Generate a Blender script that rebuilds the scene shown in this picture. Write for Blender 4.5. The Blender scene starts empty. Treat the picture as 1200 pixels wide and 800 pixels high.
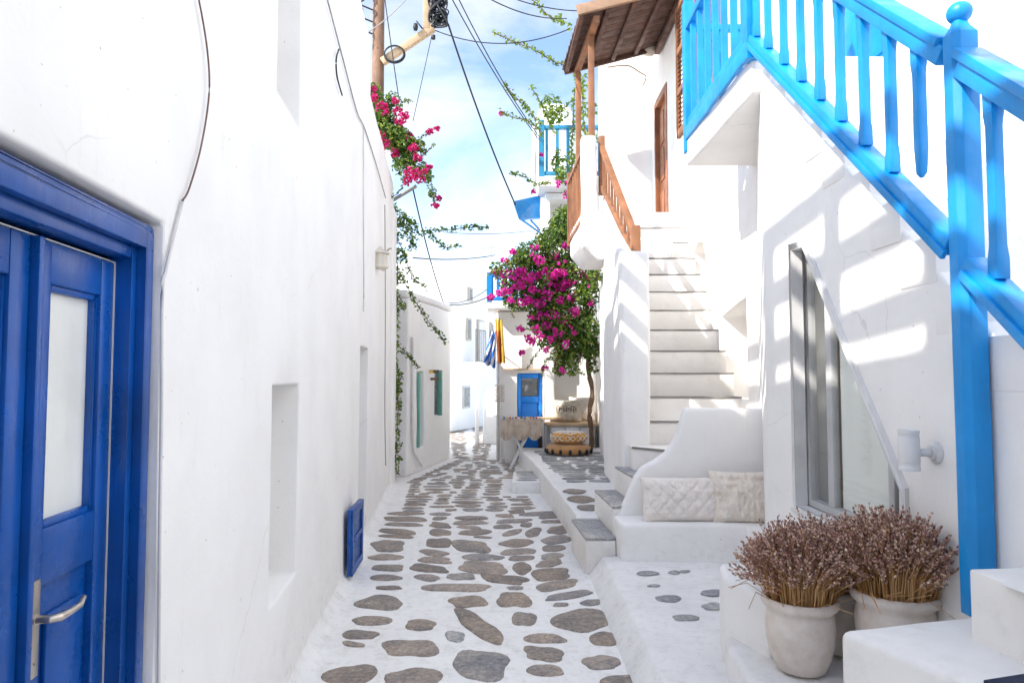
import bpy, bmesh, math, random
from mathutils import Vector, Matrix, noise
R = random.Random(7)
S = bpy.context.scene
COL = S.collection
PI = math.pi
# ------------------------------------------------------------------ camera
F, TH, H = 800.0, math.atan(40/800), 1.6
cd = bpy.data.cameras.new('camera'); cam = bpy.data.objects.new('camera', cd); COL.objects.link(cam)
cam.location = (0, 0, H); cam.rotation_euler = (PI/2+TH, 0, 0)
cd.sensor_width = 36; cd.lens = 24; cd.clip_end = 1000; cd.clip_start = .05
S.camera = cam
ct, st = math.cos(TH), math.sin(TH)
def ray(px, py):
    a = (px-600)/F; b = (400-py)/F
    return Vector((a, ct-b*st, st+b*ct))
def onY(px, py, Y): d = ray(px, py); return Vector((0, 0, H))+d*(Y/d.y)
def onZ(px, py, z): d = ray(px, py); return Vector((0, 0, H))+d*((z-H)/d.z)
def onX(px, py, X): d = ray(px, py); return Vector((0, 0, H))+d*(X/d.x)
def onL(px, py, r=0): d = ray(px, py); return Vector((0, 0, H))+d*((-.77-r)/(d.x+.1*d.y))   # the left house front
def LX(Y, r=0): return -.77-r-.1*Y
# ------------------------------------------------------------------ materials
MATS = {}
def nmat(name):
    m = bpy.data.materials.new(name); m.use_nodes = True; MATS[name] = m
    nt = m.node_tree; b = nt.nodes['Principled BSDF']
    return m, nt, b
def N(nt, t, **kw):
    n = nt.nodes.new(t)
    for k, v in kw.items():
        if k in n.inputs: n.inputs[k].default_value = v
        else: setattr(n, k, v)
    return n
def noise_tex(nt, scale, detail=4, vec=None, rough=.55, dist=0):
    n = N(nt, 'ShaderNodeTexNoise', Scale=scale, Detail=detail, Roughness=rough, Distortion=dist)
    if vec is None: vec = N(nt, 'ShaderNodeTexCoord').outputs['Object']
    nt.links.new(vec, n.inputs['Vector']); return n.outputs['Fac']
def ramp(nt, fac, stops):
    r = N(nt, 'ShaderNodeValToRGB'); e = r.color_ramp.elements
    while len(e) < len(stops): e.new(.5)
    for i, (p, c) in enumerate(stops):
        e[i].position = p; e[i].color = (*c, 1) if len(c) == 3 else c
    nt.links.new(fac, r.inputs['Fac']); return r.outputs['Color']
def bump(nt, b, fac, strength=.3, dist=.01, prev=None):
    n = N(nt, 'ShaderNodeBump', Strength=strength, Distance=dist)
    nt.links.new(fac, n.inputs['Height'])
    if prev: nt.links.new(prev, n.inputs['Normal'])
    nt.links.new(n.outputs['Normal'], b.inputs['Normal']); return n.outputs['Normal']
def mix(nt, fac, a, b, mode='MIX'):
    n = N(nt, 'ShaderNodeMix', data_type='RGBA', blend_type=mode)
    for i, v in ((0, fac), (6, a), (7, b)):
        if isinstance(v, (int, float)): n.inputs[i].default_value = v
        elif isinstance(v, tuple): n.inputs[i].default_value = (*v, 1)
        else: nt.links.new(v, n.inputs[i])
    return n.outputs[2]
def whitewash(name, c1=(.88, .862, .838), c2=(.82, .80, .776), dirt=0., big=.012):
    m, nt, b = nmat(name)
    f1 = noise_tex(nt, 1.7, 5, rough=.6)
    col = ramp(nt, f1, [(.3, c2), (.6, c1)])
    # grey-yellow weathering where the lime has worn thin, and drip streaks
    tc = N(nt, 'ShaderNodeTexCoord'); mp = N(nt, 'ShaderNodeMapping'); mp.inputs['Scale'].default_value = (5, 5, .7)
    nt.links.new(tc.outputs['Object'], mp.inputs['Vector'])
    f2 = noise_tex(nt, 2.2, 8, vec=mp.outputs['Vector'], rough=.7)
    st_ = ramp(nt, f2, [(.60, (0, 0, 0)), (.78, (.32, .32, .32))])
    col = mix(nt, st_, col, (.66, .62, .56))
    f4 = noise_tex(nt, 38, 3, rough=.5)
    sp = ramp(nt, f4, [(.735, (0, 0, 0)), (.76, (.8, .8, .8))])
    col = mix(nt, sp, col, (.46, .42, .38))
    if dirt:
        f3 = noise_tex(nt, 6, 10, rough=.75)
        d_ = ramp(nt, f3, [(.52, (0, 0, 0)), (.75, (dirt, dirt, dirt))])
        col = mix(nt, d_, col, (.5, .47, .43))
    # hairline cracks, only here and there
    wn_ = N(nt, 'ShaderNodeTexNoise', Scale=3., Detail=5); nt.links.new(tc.outputs['Object'], wn_.inputs['Vector'])
    wv = mix(nt, .16, tc.outputs['Object'], wn_.outputs['Color'])
    vo = N(nt, 'ShaderNodeTexVoronoi', feature='DISTANCE_TO_EDGE', Scale=1.15); nt.links.new(wv, vo.inputs['Vector'])
    cr = ramp(nt, vo.outputs['Distance'], [(0, (1, 1, 1)), (.0035, (0, 0, 0))])
    ms = ramp(nt, noise_tex(nt, .9, 3), [(.54, (0, 0, 0)), (.64, (.38, .38, .38))])
    col = mix(nt, mix(nt, 1., cr, ms, 'MULTIPLY'), col, (.42, .39, .36))
    # scuffs and splash dirt low down
    sx = N(nt, 'ShaderNodeSeparateXYZ'); nt.links.new(tc.outputs['Object'], sx.inputs[0])
    lo = N(nt, 'ShaderNodeMapRange'); nt.links.new(sx.outputs['Z'], lo.inputs['Value']); lo.inputs['From Min'].default_value = .5; lo.inputs['From Max'].default_value = .02; lo.inputs['To Max'].default_value = .9
    sc = ramp(nt, noise_tex(nt, 13, 9, rough=.8), [(.50, (0, 0, 0)), (.66, (.6, .6, .6))])
    col = mix(nt, mix(nt, 1., lo.outputs[0], sc, 'MULTIPLY'), col, (.56, .53, .48))
    nt.links.new(col, b.inputs['Base Color']); b.inputs['Roughness'].default_value = .85
    b.inputs['Specular IOR Level'].default_value = .2
    n1 = bump(nt, b, noise_tex(nt, 4.5, 6, rough=.6), .55, big)
    bump(nt, b, noise_tex(nt, 70, 4), .28, .002, n1)
    return m
WH = whitewash('whitewash')
WG = whitewash('floor_whitewash', (.87, .855, .835), (.80, .785, .765), .40)
WS = whitewash('step_whitewash', (.85, .825, .79), (.77, .735, .69), .35, .006)
def paint(name, c, rough=.3, wear=None, var=.25, bscale=30, bst=.15):
    m, nt, b = nmat(name)
    f = noise_tex(nt, 3.5, 6)
    c2 = tuple(x*(1-var) for x in c)
    col = ramp(nt, f, [(.3, c2), (.7, c)])
    if wear:
        w = ramp(nt, noise_tex(nt, 22, 8, rough=.7), [(.66, (0, 0, 0)), (.70, (1, 1, 1))])
        col = mix(nt, w, col, wear)
    nt.links.new(col, b.inputs['Base Color']); b.inputs['Roughness'].default_value = rough
    rr = ramp(nt, noise_tex(nt, 9, 5), [(.3, (rough*.7,)*3), (.7, (min(1, rough*1.5),)*3)])
    nt.links.new(rr, b.inputs['Roughness'])
    tc = N(nt, 'ShaderNodeTexCoord'); mp = N(nt, 'ShaderNodeMapping'); mp.inputs['Scale'].default_value = (1, 1, .12)
    nt.links.new(tc.outputs['Object'], mp.inputs['Vector'])
    bump(nt, b, noise_tex(nt, bscale, 5, vec=mp.outputs['Vector']), bst, .004)
    return m
COB = paint('cobalt_paint', (.002, .088, .40), .30, None, .45, 60, .22)
SKYB = paint('sky_blue_paint', (.0, .29, .74), .42, None, .30, 90, .35)
DOORB = paint('azure_door_paint', (.006, .25, .85), .35)
TEAL = paint('teal_paint', (.03, .26, .46), .4)
MINT = paint('mint_paint', (.16, .42, .33), .4)
WOOD = paint('varnished_wood', (.36, .135, .06), .45, (.22, .07, .03), .5, 45, .4)
WOODO = paint('weathered_orange_wood', (.34, .145, .065), .6, (.44, .28, .17), .5, 45, .5)
ROOFW = paint('canopy_wood', (.135, .065, .045), .7, (.30, .18, .125), .5, 40, .6)
WOODF = paint('bleached_wood', (.40, .24, .15), .75, (.28, .14, .08), .5, 45, .5)
POLEW = paint('pole_wood', (.27, .15, .09), .8, (.14, .07, .04), .5, 60, .7)
BEAMW = paint('pale_timber', (.62, .43, .26), .7, None, .3, 50, .5)
BARK = paint('bark', (.24, .15, .09), .9, (.10, .06, .04), .5, 60, .9)
BLACK = paint('black_rubber', (.012, .014, .018), .5)
CABLEG = paint('grey_cable', (.35, .33, .32), .6)
CABLEB = paint('brown_cable', (.17, .09, .07), .6)
CONDUIT = paint('painted_conduit', (.74, .72, .71), .5)
STEEL = paint('brushed_steel', (.62, .56, .50), .3); STEEL.node_tree.nodes['Principled BSDF'].inputs['Metallic'].default_value = .9
GREYF = paint('grey_frame', (.54, .54, .54), .4)
WHITEP = paint('white_enamel', (.78, .77, .76), .35)
BEIGE = paint('beige_shutter', (.58, .50, .42), .6)
CREAM = paint('cream_metal', (.70, .64, .54), .4)
DKIN = paint('window_dark', (.16, .17, .18), .3)
CURT = paint('curtain_cloth', (.88, .88, .84), .8, None, .06)
NAVY = paint('navy_mat', (.012, .02, .06), .9, None, .3, 80, .6)
GREYP = paint('grey_plaster', (.62, .61, .59), .8)
YEL = paint('yellow_cloth', (.85, .60, .08), .8); RED = paint('orange_red_cloth', (.72, .22, .05), .8)
FBLUE = paint('flag_blue', (.01, .16, .62), .8); FWHITE = paint('flag_white', (.82, .82, .82), .8)
def glass(name, tint=(.8, .85, .83), k=.25):
    m, nt, b = nmat(name)
    out = nt.nodes['Material Output']; nt.nodes.remove(b)
    t = N(nt, 'ShaderNodeBsdfTransparent'); t.inputs['Color'].default_value = (*tint, 1)
    g = N(nt, 'ShaderNodeBsdfGlossy', Roughness=.03); mx = N(nt, 'ShaderNodeMixShader')
    fr = N(nt, 'ShaderNodeLayerWeight'); pw_ = N(nt, 'ShaderNodeMath', operation='POWER'); pw_.inputs[1].default_value = 3.5; nt.links.new(fr.outputs['Facing'], pw_.inputs[0]); ad = N(nt, 'ShaderNodeMath', operation='MULTIPLY_ADD'); ad.inputs[1].default_value = .6; ad.inputs[2].default_value = .04+k
    nt.links.new(pw_.outputs[0], ad.inputs[0]); nt.links.new(ad.outputs[0], mx.inputs[0])
    nt.links.new(t.outputs[0], mx.inputs[1]); nt.links.new(g.outputs[0], mx.inputs[2]); nt.links.new(mx.outputs[0], out.inputs['Surface'])
    return m
GLASS = glass('window_glass', (.95, .97, .96), .0)
FROST = paint('frosted_glass', (.78, .79, .75), .10, None, .18, 9, .5)
def stone(name, cols, rough=.6):
    m, nt, b = nmat(name)
    g = N(nt, 'ShaderNodeNewGeometry')
    col = ramp(nt, g.outputs['Random Per Island'], cols)
    sp = ramp(nt, noise_tex(nt, 34, 10, rough=.8, dist=.4), [(.36, (.50, .50, .52)), (.5, (.95, .95, .95)), (.66, (1.65, 1.58, 1.48))])
    col = mix(nt, 1., col, sp, 'MULTIPLY')
    sp2 = ramp(nt, noise_tex(nt, 5, 4, dist=.8), [(.35, (.78, .80, .84)), (.65, (1.28, 1.2, 1.1))]); col = mix(nt, 1., col, sp2, 'MULTIPLY')
    lime = ramp(nt, noise_tex(nt, 13, 9, rough=.75, dist=.9), [(.63, (0, 0, 0)), (.70, (.85, .85, .85))])
    col = mix(nt, lime, col, (.62, .59, .56))
    nt.links.new(col, b.inputs['Base Color']); b.inputs['Roughness'].default_value = rough
    bump(nt, b, noise_tex(nt, 24, 8, rough=.7), .7, .008)
    return m
STONE = stone('paving_stone', [(0., (.21, .18, .16)), (.25, (.27, .225, .19)), (.5, (.25, .225, .205)), (.75, (.34, .285, .245)), (.92, (.25, .245, .25)), (1., (.36, .33, .295))])
STONEG = stone('grey_paving_stone', [(0., (.24, .25, .27)), (.5, (.34, .35, .37)), (1., (.42, .43, .44))])
SLATE = stone('slate', [(0., (.31, .315, .33)), (1., (.40, .405, .415))])
SLEDGE = paint('slate_edge', (.27, .255, .24), .8, (.6, .57, .54), .4)
def leafm(name, stops, trans=.35):
    m, nt, b = nmat(name)
    g = N(nt, 'ShaderNodeNewGeometry'); col = ramp(nt, g.outputs['Random Per Island'], stops)
    nt.links.new(col, b.inputs['Base Color']); b.inputs['Roughness'].default_value = .5
    out = nt.nodes['Material Output']; t = N(nt, 'ShaderNodeBsdfTranslucent'); nt.links.new(col, t.inputs['Color'])
    mx = N(nt, 'ShaderNodeMixShader', Fac=trans); nt.links.new(b.outputs[0], mx.inputs[1]); nt.links.new(t.outputs[0], mx.inputs[2])
    nt.links.new(mx.outputs[0], out.inputs['Surface']); return m
LEAF = leafm('vine_leaf', [(0, (.035, .085, .02)), (.4, (.085, .18, .028)), (.75, (.19, .30, .04)), (1, (.38, .42, .07))])
LEAFL = leafm('young_leaf', [(0, (.09, .17, .02)), (.5, (.20, .30, .03)), (1, (.34, .42, .06))])
BRACT = leafm('magenta_bract', [(0, (.55, .01, .28)), (.5, (.80, .022, .42)), (1, (.92, .09, .58))])
BRACTR = leafm('crimson_bract', [(0, (.45, .01, .09)), (.5, (.62, .015, .16)), (1, (.75, .04, .30))])
LSTEM = leafm('dry_stem', [(0, (.34, .17, .06)), (.5, (.55, .29, .10)), (1, (.68, .43, .20))], .1)
LHEAD = leafm('dry_lavender', [(0, (.17, .085, .07)), (.35, (.34, .18, .14)), (.7, (.56, .34, .26)), (1, (.86, .65, .51))], .1)
def clay():
    m, nt, b = nmat('clay_pot')
    col = ramp(nt, noise_tex(nt, 9, 8, rough=.7), [(.3, (.56, .49, .43)), (.5, (.66, .585, .52)), (.72, (.75, .69, .64))])
    nt.links.new(col, b.inputs['Base Color']); b.inputs['Roughness'].default_value = .85
    tc = N(nt, 'ShaderNodeTexCoord'); mp = N(nt, 'ShaderNodeMapping'); mp.inputs['Scale'].default_value = (.3, .3, 4)
    nt.links.new(tc.outputs['Object'], mp.inputs['Vector'])
    n1 = bump(nt, b, noise_tex(nt, 12, 4, vec=mp.outputs['Vector']), .3, .004); bump(nt, b, noise_tex(nt, 60, 4), .3, .002, n1)
    return m
CLAY = clay()
def cloth(name, c, c2, scale=9, quilt=None):
    m, nt, b = nmat(name)
    col = ramp(nt, noise_tex(nt, scale, 6, rough=.6), [(.3, c2), (.6, c)])
    nt.links.new(col, b.inputs['Base Color']); b.inputs['Roughness'].default_value = .95; b.inputs['Sheen Weight'].default_value = .3
    n1 = bump(nt, b, noise_tex(nt, scale*2, 5, dist=1.2), .8, .02); bump(nt, b, noise_tex(nt, 220, 2), .4, .001, n1)
    return m
PIL1 = cloth('cream_quilted_cotton', (.84, .77, .71), (.77, .70, .63), 5)
PIL2 = cloth('cream_crinkled_cotton', (.82, .74, .65), (.71, .62, .53), 8)
GOLD = cloth('mustard_cloth', (.60, .30, .045), (.42, .19, .02), 7)
GOLD2 = cloth('ochre_cloth', (.48, .26, .10), (.36, .18, .06), 7)
PALE = cloth('pale_pillow_cloth', (.66, .60, .50), (.46, .38, .28), 14)
BURLAP = cloth('burlap', (.56, .47, .38), (.40, .32, .25), 10)
# ------------------------------------------------------------------ mesh building
class MB:
    def __init__(s): s.v = []; s.f = []; s.m = []
    def add(s, vs, fs, mi=0):
        o = len(s.v); s.v += [Vector(v) for v in vs]; s.f += [tuple(i+o for i in f) for f in fs]; s.m += [mi]*len(fs); return s
    def prism(s, poly, z0, z1, mi=0):       # polygon in xy
        n = len(poly); a = sum(poly[i][0]*poly[(i+1) % n][1]-poly[(i+1) % n][0]*poly[i][1] for i in range(n))
        if a < 0: poly = poly[::-1]
        vs = [(x, y, z0) for x, y in poly]+[(x, y, z1) for x, y in poly]
        return s.add(vs, [tuple(range(n))[::-1], tuple(range(n, 2*n))]+[(i, (i+1) % n, n+(i+1) % n, n+i) for i in range(n)], mi)
    def box(s, x0, x1, y0, y1, z0, z1, mi=0):
        return s.prism([(min(x0, x1), min(y0, y1)), (max(x0, x1), min(y0, y1)), (max(x0, x1), max(y0, y1)), (min(x0, x1), max(y0, y1))], min(z0, z1), max(z0, z1), mi)
    def prof(s, pts, off, mi=0):            # planar polygon pts (3d) extruded by vector off
        n = len(pts); off = Vector(off); pts = [Vector(p) for p in pts]
        nrm = Vector((0, 0, 0))
        for i in range(n): nrm += pts[i].cross(pts[(i+1) % n])
        if nrm.dot(off) > 0: pts = pts[::-1]
        vs = pts+[p+off for p in pts]
        return s.add(vs, [tuple(range(n)), tuple(range(n, 2*n))[::-1]]+[((i+1) % n, i, n+i, n+(i+1) % n) for i in range(n)], mi)
    def bar(s, a, b, w, h=None, up=(0, 0, 1), mi=0, w2=None, h2=None):
        a = Vector(a); b = Vector(b); d = (b-a).normalized(); up = Vector(up)
        if abs(d.dot(up)) > .98: up = Vector((0, 1, 0))
        x = d.cross(up).normalized(); y = x.cross(d).normalized(); h = h or w; w2 = w2 or w; h2 = h2 or h
        vs = [a-x*w/2-y*h/2, a+x*w/2-y*h/2, a+x*w/2+y*h/2, a-x*w/2+y*h/2, b-x*w2/2-y*h2/2, b+x*w2/2-y*h2/2, b+x*w2/2+y*h2/2, b-x*w2/2+y*h2/2]
        return s.add(vs, [(3, 2, 1, 0), (4, 5, 6, 7), (0, 1, 5, 4), (1, 2, 6, 5), (2, 3, 7, 6), (3, 0, 4, 7)], mi)
    def tube(s, pts, r, n=8, mi=0, r2=None, cap=True):
        pts = [Vector(p) for p in pts]; k = len(pts); o = []
        vs = []
        for i, p in enumerate(pts):
            d = (pts[min(i+1, k-1)]-pts[max(i-1, 0)]).normalized()
            u = d.cross(Vector((0, 0, 1)))
            if u.length < .05: u = d.cross(Vector((0, 1, 0)))
            u.normalize(); w = u.cross(d)
            rr = r if r2 is None else r+(r2-r)*i/(k-1)
            if isinstance(r, (list, tuple)): rr = r[i]
            vs += [p+(u*math.cos(t*2*PI/n)+w*math.sin(t*2*PI/n))*rr for t in range(n)]
        fs = [(i*n+t, i*n+(t+1) % n, (i+1)*n+(t+1) % n, (i+1)*n+t) for i in range(k-1) for t in range(n)]
        if cap and n > 2: fs += [tuple(range(n))[::-1], tuple(range((k-1)*n, k*n))]
        return s.add(vs, fs, mi)
    def lathe(s, prof, c, n=32, mi=0, axis=None):
        c = Vector(c); k = len(prof); vs = []
        for r, z in prof:
            for t in range(n):
                p = Vector((r*math.cos(2*PI*t/n), r*math.sin(2*PI*t/n), z))
                if axis: p = Vector((0, 0, 1)).rotation_difference(Vector(axis)) @ p
                vs.append(c+p)
        fs = [(i*n+t, i*n+(t+1) % n, (i+1)*n+(t+1) % n, (i+1)*n+t) for i in range(k-1) for t in range(n)]
        if prof[0][0] > 1e-4: fs.append(tuple(range(n))[::-1])
        if prof[-1][0] > 1e-4: fs.append(tuple(range((k-1)*n, k*n)))
        return s.add(vs, fs, mi)
    def build(s, name, mats, parent=None, smooth=False, bevel=0, seg=2, wob=0, sub=.3, angle=35):
        me = bpy.data.meshes.new(name)
        me.from_pydata([tuple(v) for v in s.v], [], s.f)
        mats = mats if isinstance(mats, (list, tuple)) else [mats]
        for m in mats: me.materials.append(m)
        for p, i in zip(me.polygons, s.m): p.material_index = i
        o = bpy.data.objects.new(name, me); COL.objects.link(o)
        if parent is not None:
            o.parent = parent; o.matrix_parent_inverse = world_of(parent).inverted()
        finish(o, bevel, seg, wob, sub, angle, smooth)
        return o
def world_of(p): 
    return Matrix.Translation(p.location) if p.type == 'EMPTY' else Matrix.Identity(4)
def finish(o, bevel=0, seg=2, wob=0, sub=.3, angle=35, smooth=False):
    me = o.data
    if bevel or wob:
        bm = bmesh.new(); bm.from_mesh(me)
        bmesh.ops.remove_doubles(bm, verts=bm.verts, dist=1e-5)
        bmesh.ops.recalc_face_normals(bm, faces=bm.faces)
        if bevel:
            es = [e for e in bm.edges if len(e.link_faces) == 2 and e.calc_face_angle(0) > .5]
            bmesh.ops.bevel(bm, geom=es, offset=bevel, segments=seg, affect='EDGES', clamp_overlap=True, profile=.5)
        if wob:
            bmesh.ops.triangulate(bm, faces=[f for f in bm.faces if len(f.verts) > 4])
            for _ in range(7):
                es = [e for e in bm.edges if e.calc_length() > sub]
                if not es: break
                bmesh.ops.subdivide_edges(bm, edges=es, cuts=1, use_grid_fill=True)
                bmesh.ops.triangulate(bm, faces=[f for f in bm.faces if len(f.verts) > 4])
            for v in bm.verts:
                v.co += noise.noise_vector(v.co*1.3)*wob+noise.noise_vector(v.co*4.1)*wob*.4
        bm.to_mesh(me); bm.free()
    if bevel or wob or smooth:
        for p in me.polygons: p.use_smooth = True
        if not smooth or bevel: me.set_sharp_from_angle(angle=math.radians(angle))
    me.update()
def boolean(o, cutters):
    for c in cutters:
        m = o.modifiers.new('b', 'BOOLEAN'); m.operation = 'DIFFERENCE'; m.object = c; m.solver = 'EXACT'
    dg = bpy.context.evaluated_depsgraph_get(); dg.update()
    me = bpy.data.meshes.new_from_object(o.evaluated_get(dg), depsgraph=dg)
    o.modifiers.clear(); old = o.data; nm = old.name; o.data = me; bpy.data.meshes.remove(old); me.name = nm
    for c in cutters:
        d = c.data; bpy.data.objects.remove(c); bpy.data.meshes.remove(d)
def cutter(mb): return mb.build('cutter', [WH])
def tag(o, label=None, cat=None, group=None, kind=None):
    if label: o['label'] = label
    if cat: o['category'] = cat
    if group: o['group'] = group
    if kind: o['kind'] = kind
    return o
def thing(name, label, cat, loc=(0, 0, 0), group=None):
    o = bpy.data.objects.new(name, None); COL.objects.link(o); o.location = loc; o.empty_display_size = .1
    return tag(o, label, cat, group)
def copy_tree(o, parent=None):
    c = o.copy(); COL.objects.link(c); c.parent = parent
    for ch in list(o.children): copy_tree(ch, c)
    return c
# ------------------------------------------------------------------ world and sun
SD = Vector((-1.0, -.62, 1.04))      # towards the sun
w = bpy.data.worlds.new('World'); S.world = w; w.use_nodes = True; nt = w.node_tree
bg = nt.nodes['Background']
sky = N(nt, 'ShaderNodeTexSky'); sky.sky_type = 'NISHITA'; sky.sun_disc = False
sky.sun_elevation = math.atan2(SD.z, math.hypot(SD.x, SD.y)); sky.sun_rotation = math.atan2(SD.x, SD.y) % (2*PI)
sky.air_density = 1.0; sky.dust_density = .15; sky.ozone_density = 1.6
tc = N(nt, 'ShaderNodeTexCoord'); mp = N(nt, 'ShaderNodeMapping'); mp.inputs['Scale'].default_value = (1, 1, 2.0); mp.inputs['Location'].default_value = (1.3, .6, .9)
nt.links.new(tc.outputs['Generated'], mp.inputs['Vector'])
nf = noise_tex(nt, 2.6, 9, vec=mp.outputs['Vector'], rough=.58, dist=.35)
cf = ramp(nt, nf, [(.40, (.10, .10, .10)), (.62, (.92, .92, .92))])
bw = N(nt, 'ShaderNodeRGBToBW'); nt.links.new(sky.outputs[0], bw.inputs[0])
ma = N(nt, 'ShaderNodeMath', operation='MULTIPLY_ADD'); ma.inputs[1].default_value = 1.5; ma.inputs[2].default_value = .7; nt.links.new(bw.outputs[0], ma.inputs[0])
cv_ = mix(nt, 1., ma.outputs[0], (.97, 1., 1.04), 'MULTIPLY')
sz = N(nt, 'ShaderNodeSeparateXYZ'); nt.links.new(tc.outputs['Generated'], sz.inputs[0])
mr = N(nt, 'ShaderNodeMapRange'); nt.links.new(sz.outputs['Z'], mr.inputs['Value']); mr.inputs['From Min'].default_value = .08; mr.inputs['From Max'].default_value = .5; mr.inputs['To Min'].default_value = .35; mr.inputs['To Max'].default_value = 1.
cf = mix(nt, 1., cf, mr.outputs[0], 'MULTIPLY')
cc = mix(nt, cf, mix(nt, .35, sky.outputs[0], mix(nt, 1., sky.outputs[0], (.62, .84, 1.08), 'MULTIPLY')), cv_)
nt.links.new(cc, bg.inputs['Color']); bg.inputs['Strength'].default_value = .15
sl = bpy.data.lights.new('sun', 'SUN'); sl.energy = 3.5; sl.angle = math.radians(.7); sl.color = (1, .95, .87)
so = bpy.data.objects.new('sun', sl); COL.objects.link(so); so.rotation_euler = SD.to_track_quat('Z', 'Y').to_euler(); so.location = (-10, -6, 12)
S.view_settings.view_transform = 'Standard'; S.view_settings.look = 'None'; S.view_settings.exposure = 1.24; S.view_settings.gamma = 1
S.render.engine = 'CYCLES'; S.cycles.max_bounces = 10; S.cycles.diffuse_bounces = 6; S.cycles.transparent_max_bounces = 12
# ------------------------------------------------------------------ ground
g = MB(); nx = 60
g.add([(-150, -150, 0), (150, -150, 0), (150, 150, 0), (-150, 150, 0)], [(0, 1, 2, 3)])
tag(g.build('ground', WG), kind='structure')
def stone_mesh(mb, outline, z, h=.009, mi=0):
    n = len(outline); c = sum(outline, Vector((0, 0, 0)))/n
    vs = []
    for k, (s_, zz) in enumerate(((1, -.003), (.985, h*.55), (.90, h), (.5, h*1.15))):
        for p in outline:
            q = c+(p-c)*s_; q.z = z+zz+(noise.noise(q*9)*.002 if k > 1 else 0); vs.append(q)
    vs.append(Vector((c.x, c.y, z+h*1.15)))
    fs = [(k*n+i, k*n+(i+1) % n, (k+1)*n+(i+1) % n, (k+1)*n+i) for k in range(3) for i in range(n)]
    fs += [(3*n+i, 3*n+(i+1) % n, 4*n) for i in range(n)]
    mb.add(vs, fs, mi)
def outline_world(cx, cy, a, b, rot=0, pw=2.4, n=26, wob=.11, seed=0):
    o = []
    for i in range(n):
        t = 2*PI*i/n; c_, s_ = math.cos(t), math.sin(t)
        r = (abs(c_)**pw+abs(s_)**pw)**(-1/pw)
        r *= 1+wob*noise.noise(Vector((c_*1.2+seed*3.1, s_*1.2, seed*1.7)))*1.6+.035*noise.noise(Vector((c_*5, s_*5+seed, seed*2.3)))
        x, y = a*r*c_, b*r*s_
        o.append(Vector((cx+x*math.cos(rot)-y*math.sin(rot), cy+x*math.sin(rot)+y*math.cos(rot), 0)))
    return o
def px_stone(mb, px, py, rx, ry, tilt=0, z=0., pw=2.3, seed=0, mi=0):
    pts = outline_world(0, 0, rx, ry, math.radians(-tilt), pw, 28, .20, seed)
    mb_pts = [onZ(px+p.x, py-p.y, z) for p in pts]
    for p in mb_pts: p.z = 0
    mb_pts = mb_pts if sum(mb_pts[i].x*mb_pts[(i+1) % 28].y-mb_pts[(i+1) % 28].x*mb_pts[i].y for i in range(28)) > 0 else mb_pts[::-1]
    stone_mesh(mb, mb_pts, z, .009 if z == 0 else .003, mi)
st_ = MB()
C1 = [(535,8,85,8,0),(535,32,95,11,2),(530,58,90,9,2),(505,92,95,13,4),(500,115,80,6,3),(460,160,82,27,0),(450,212,78,14,0),(460,262,72,14,0),(450,308,75,12,0),(460,355,62,9,0),(420,425,115,32,3),(390,510,95,20,0),(325,575,82,19,2),(293,620,60,10,8),(283,770,125,48,-12),(610,530,72,24,0),(565,637,120,42,0),(580,795,132,62,0),(700,145,62,22,0),(850,160,95,28,8),(670,190,68,13,5),(675,225,80,15,3),(655,265,88,18,5),(645,308,58,15,3),(800,303,72,15,0),(910,262,112,30,4),(890,212,100,13,2),(770,355,165,19,1),(1000,315,108,20,6),(830,420,88,27,0),(888,542,128,44,36),(895,717,130,66,4),(705,62,50,13,4),(705,95,52,16,2),(840,50,78,10,0),(840,72,62,6,3),(850,28,75,9,0),(865,95,80,13,0),(700,30,36,7,-3),(705,10,50,7,0),(900,118,50,4,3)]
for i, (x, y, a, b, t) in enumerate(C1): px_stone(st_, 340+x/4, 600+y/4, a/4, b/3.9, t, seed=i+.3, pw=3.2 if a > 105 and b < 31 else 2.1+(i*37 % 10)*.12)
C2 = [(260,145,85,20,-3),(272,187,82,13,-2),(282,217,58,12,-2),(285,262,42,28,0),(255,357,38,7,0),(250,412,80,35,2),(298,500,62,30,0),(390,595,95,20,0),(385,665,95,33,7),(398,742,85,24,3),(560,505,137,50,-3),(680,595,72,33,-3),(660,705,90,32,0),(750,790,90,22,-3),(425,290,85,28,-4),(440,345,95,22,-9),(515,390,105,15,-8),(470,435,38,7,0),(610,425,50,13,-2),(415,240,60,17,-7),(425,208,55,14,-3),(435,170,52,14,-2),(448,130,72,19,-6),(460,85,58,20,-5),(435,45,55,7,0),(415,22,55,9,-4),(340,95,42,18,-18),(240,95,42,13,-14),(245,42,85,9,-3),(305,60,30,10,0),(200,68,50,10,0),(355,8,80,10,-4),(205,18,45,8,4),(65,50,52,8,0)]
for i, (x, y, a, b, t) in enumerate(C2): px_stone(st_, 540+x/4, 600+y/4, a/4, b/3.9, t, seed=i+60.3, pw=2.1+(i*37 % 10)*.12)
px_stone(st_, 533, 746, 13, 6.3, 10, seed=99, mi=1)
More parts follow.
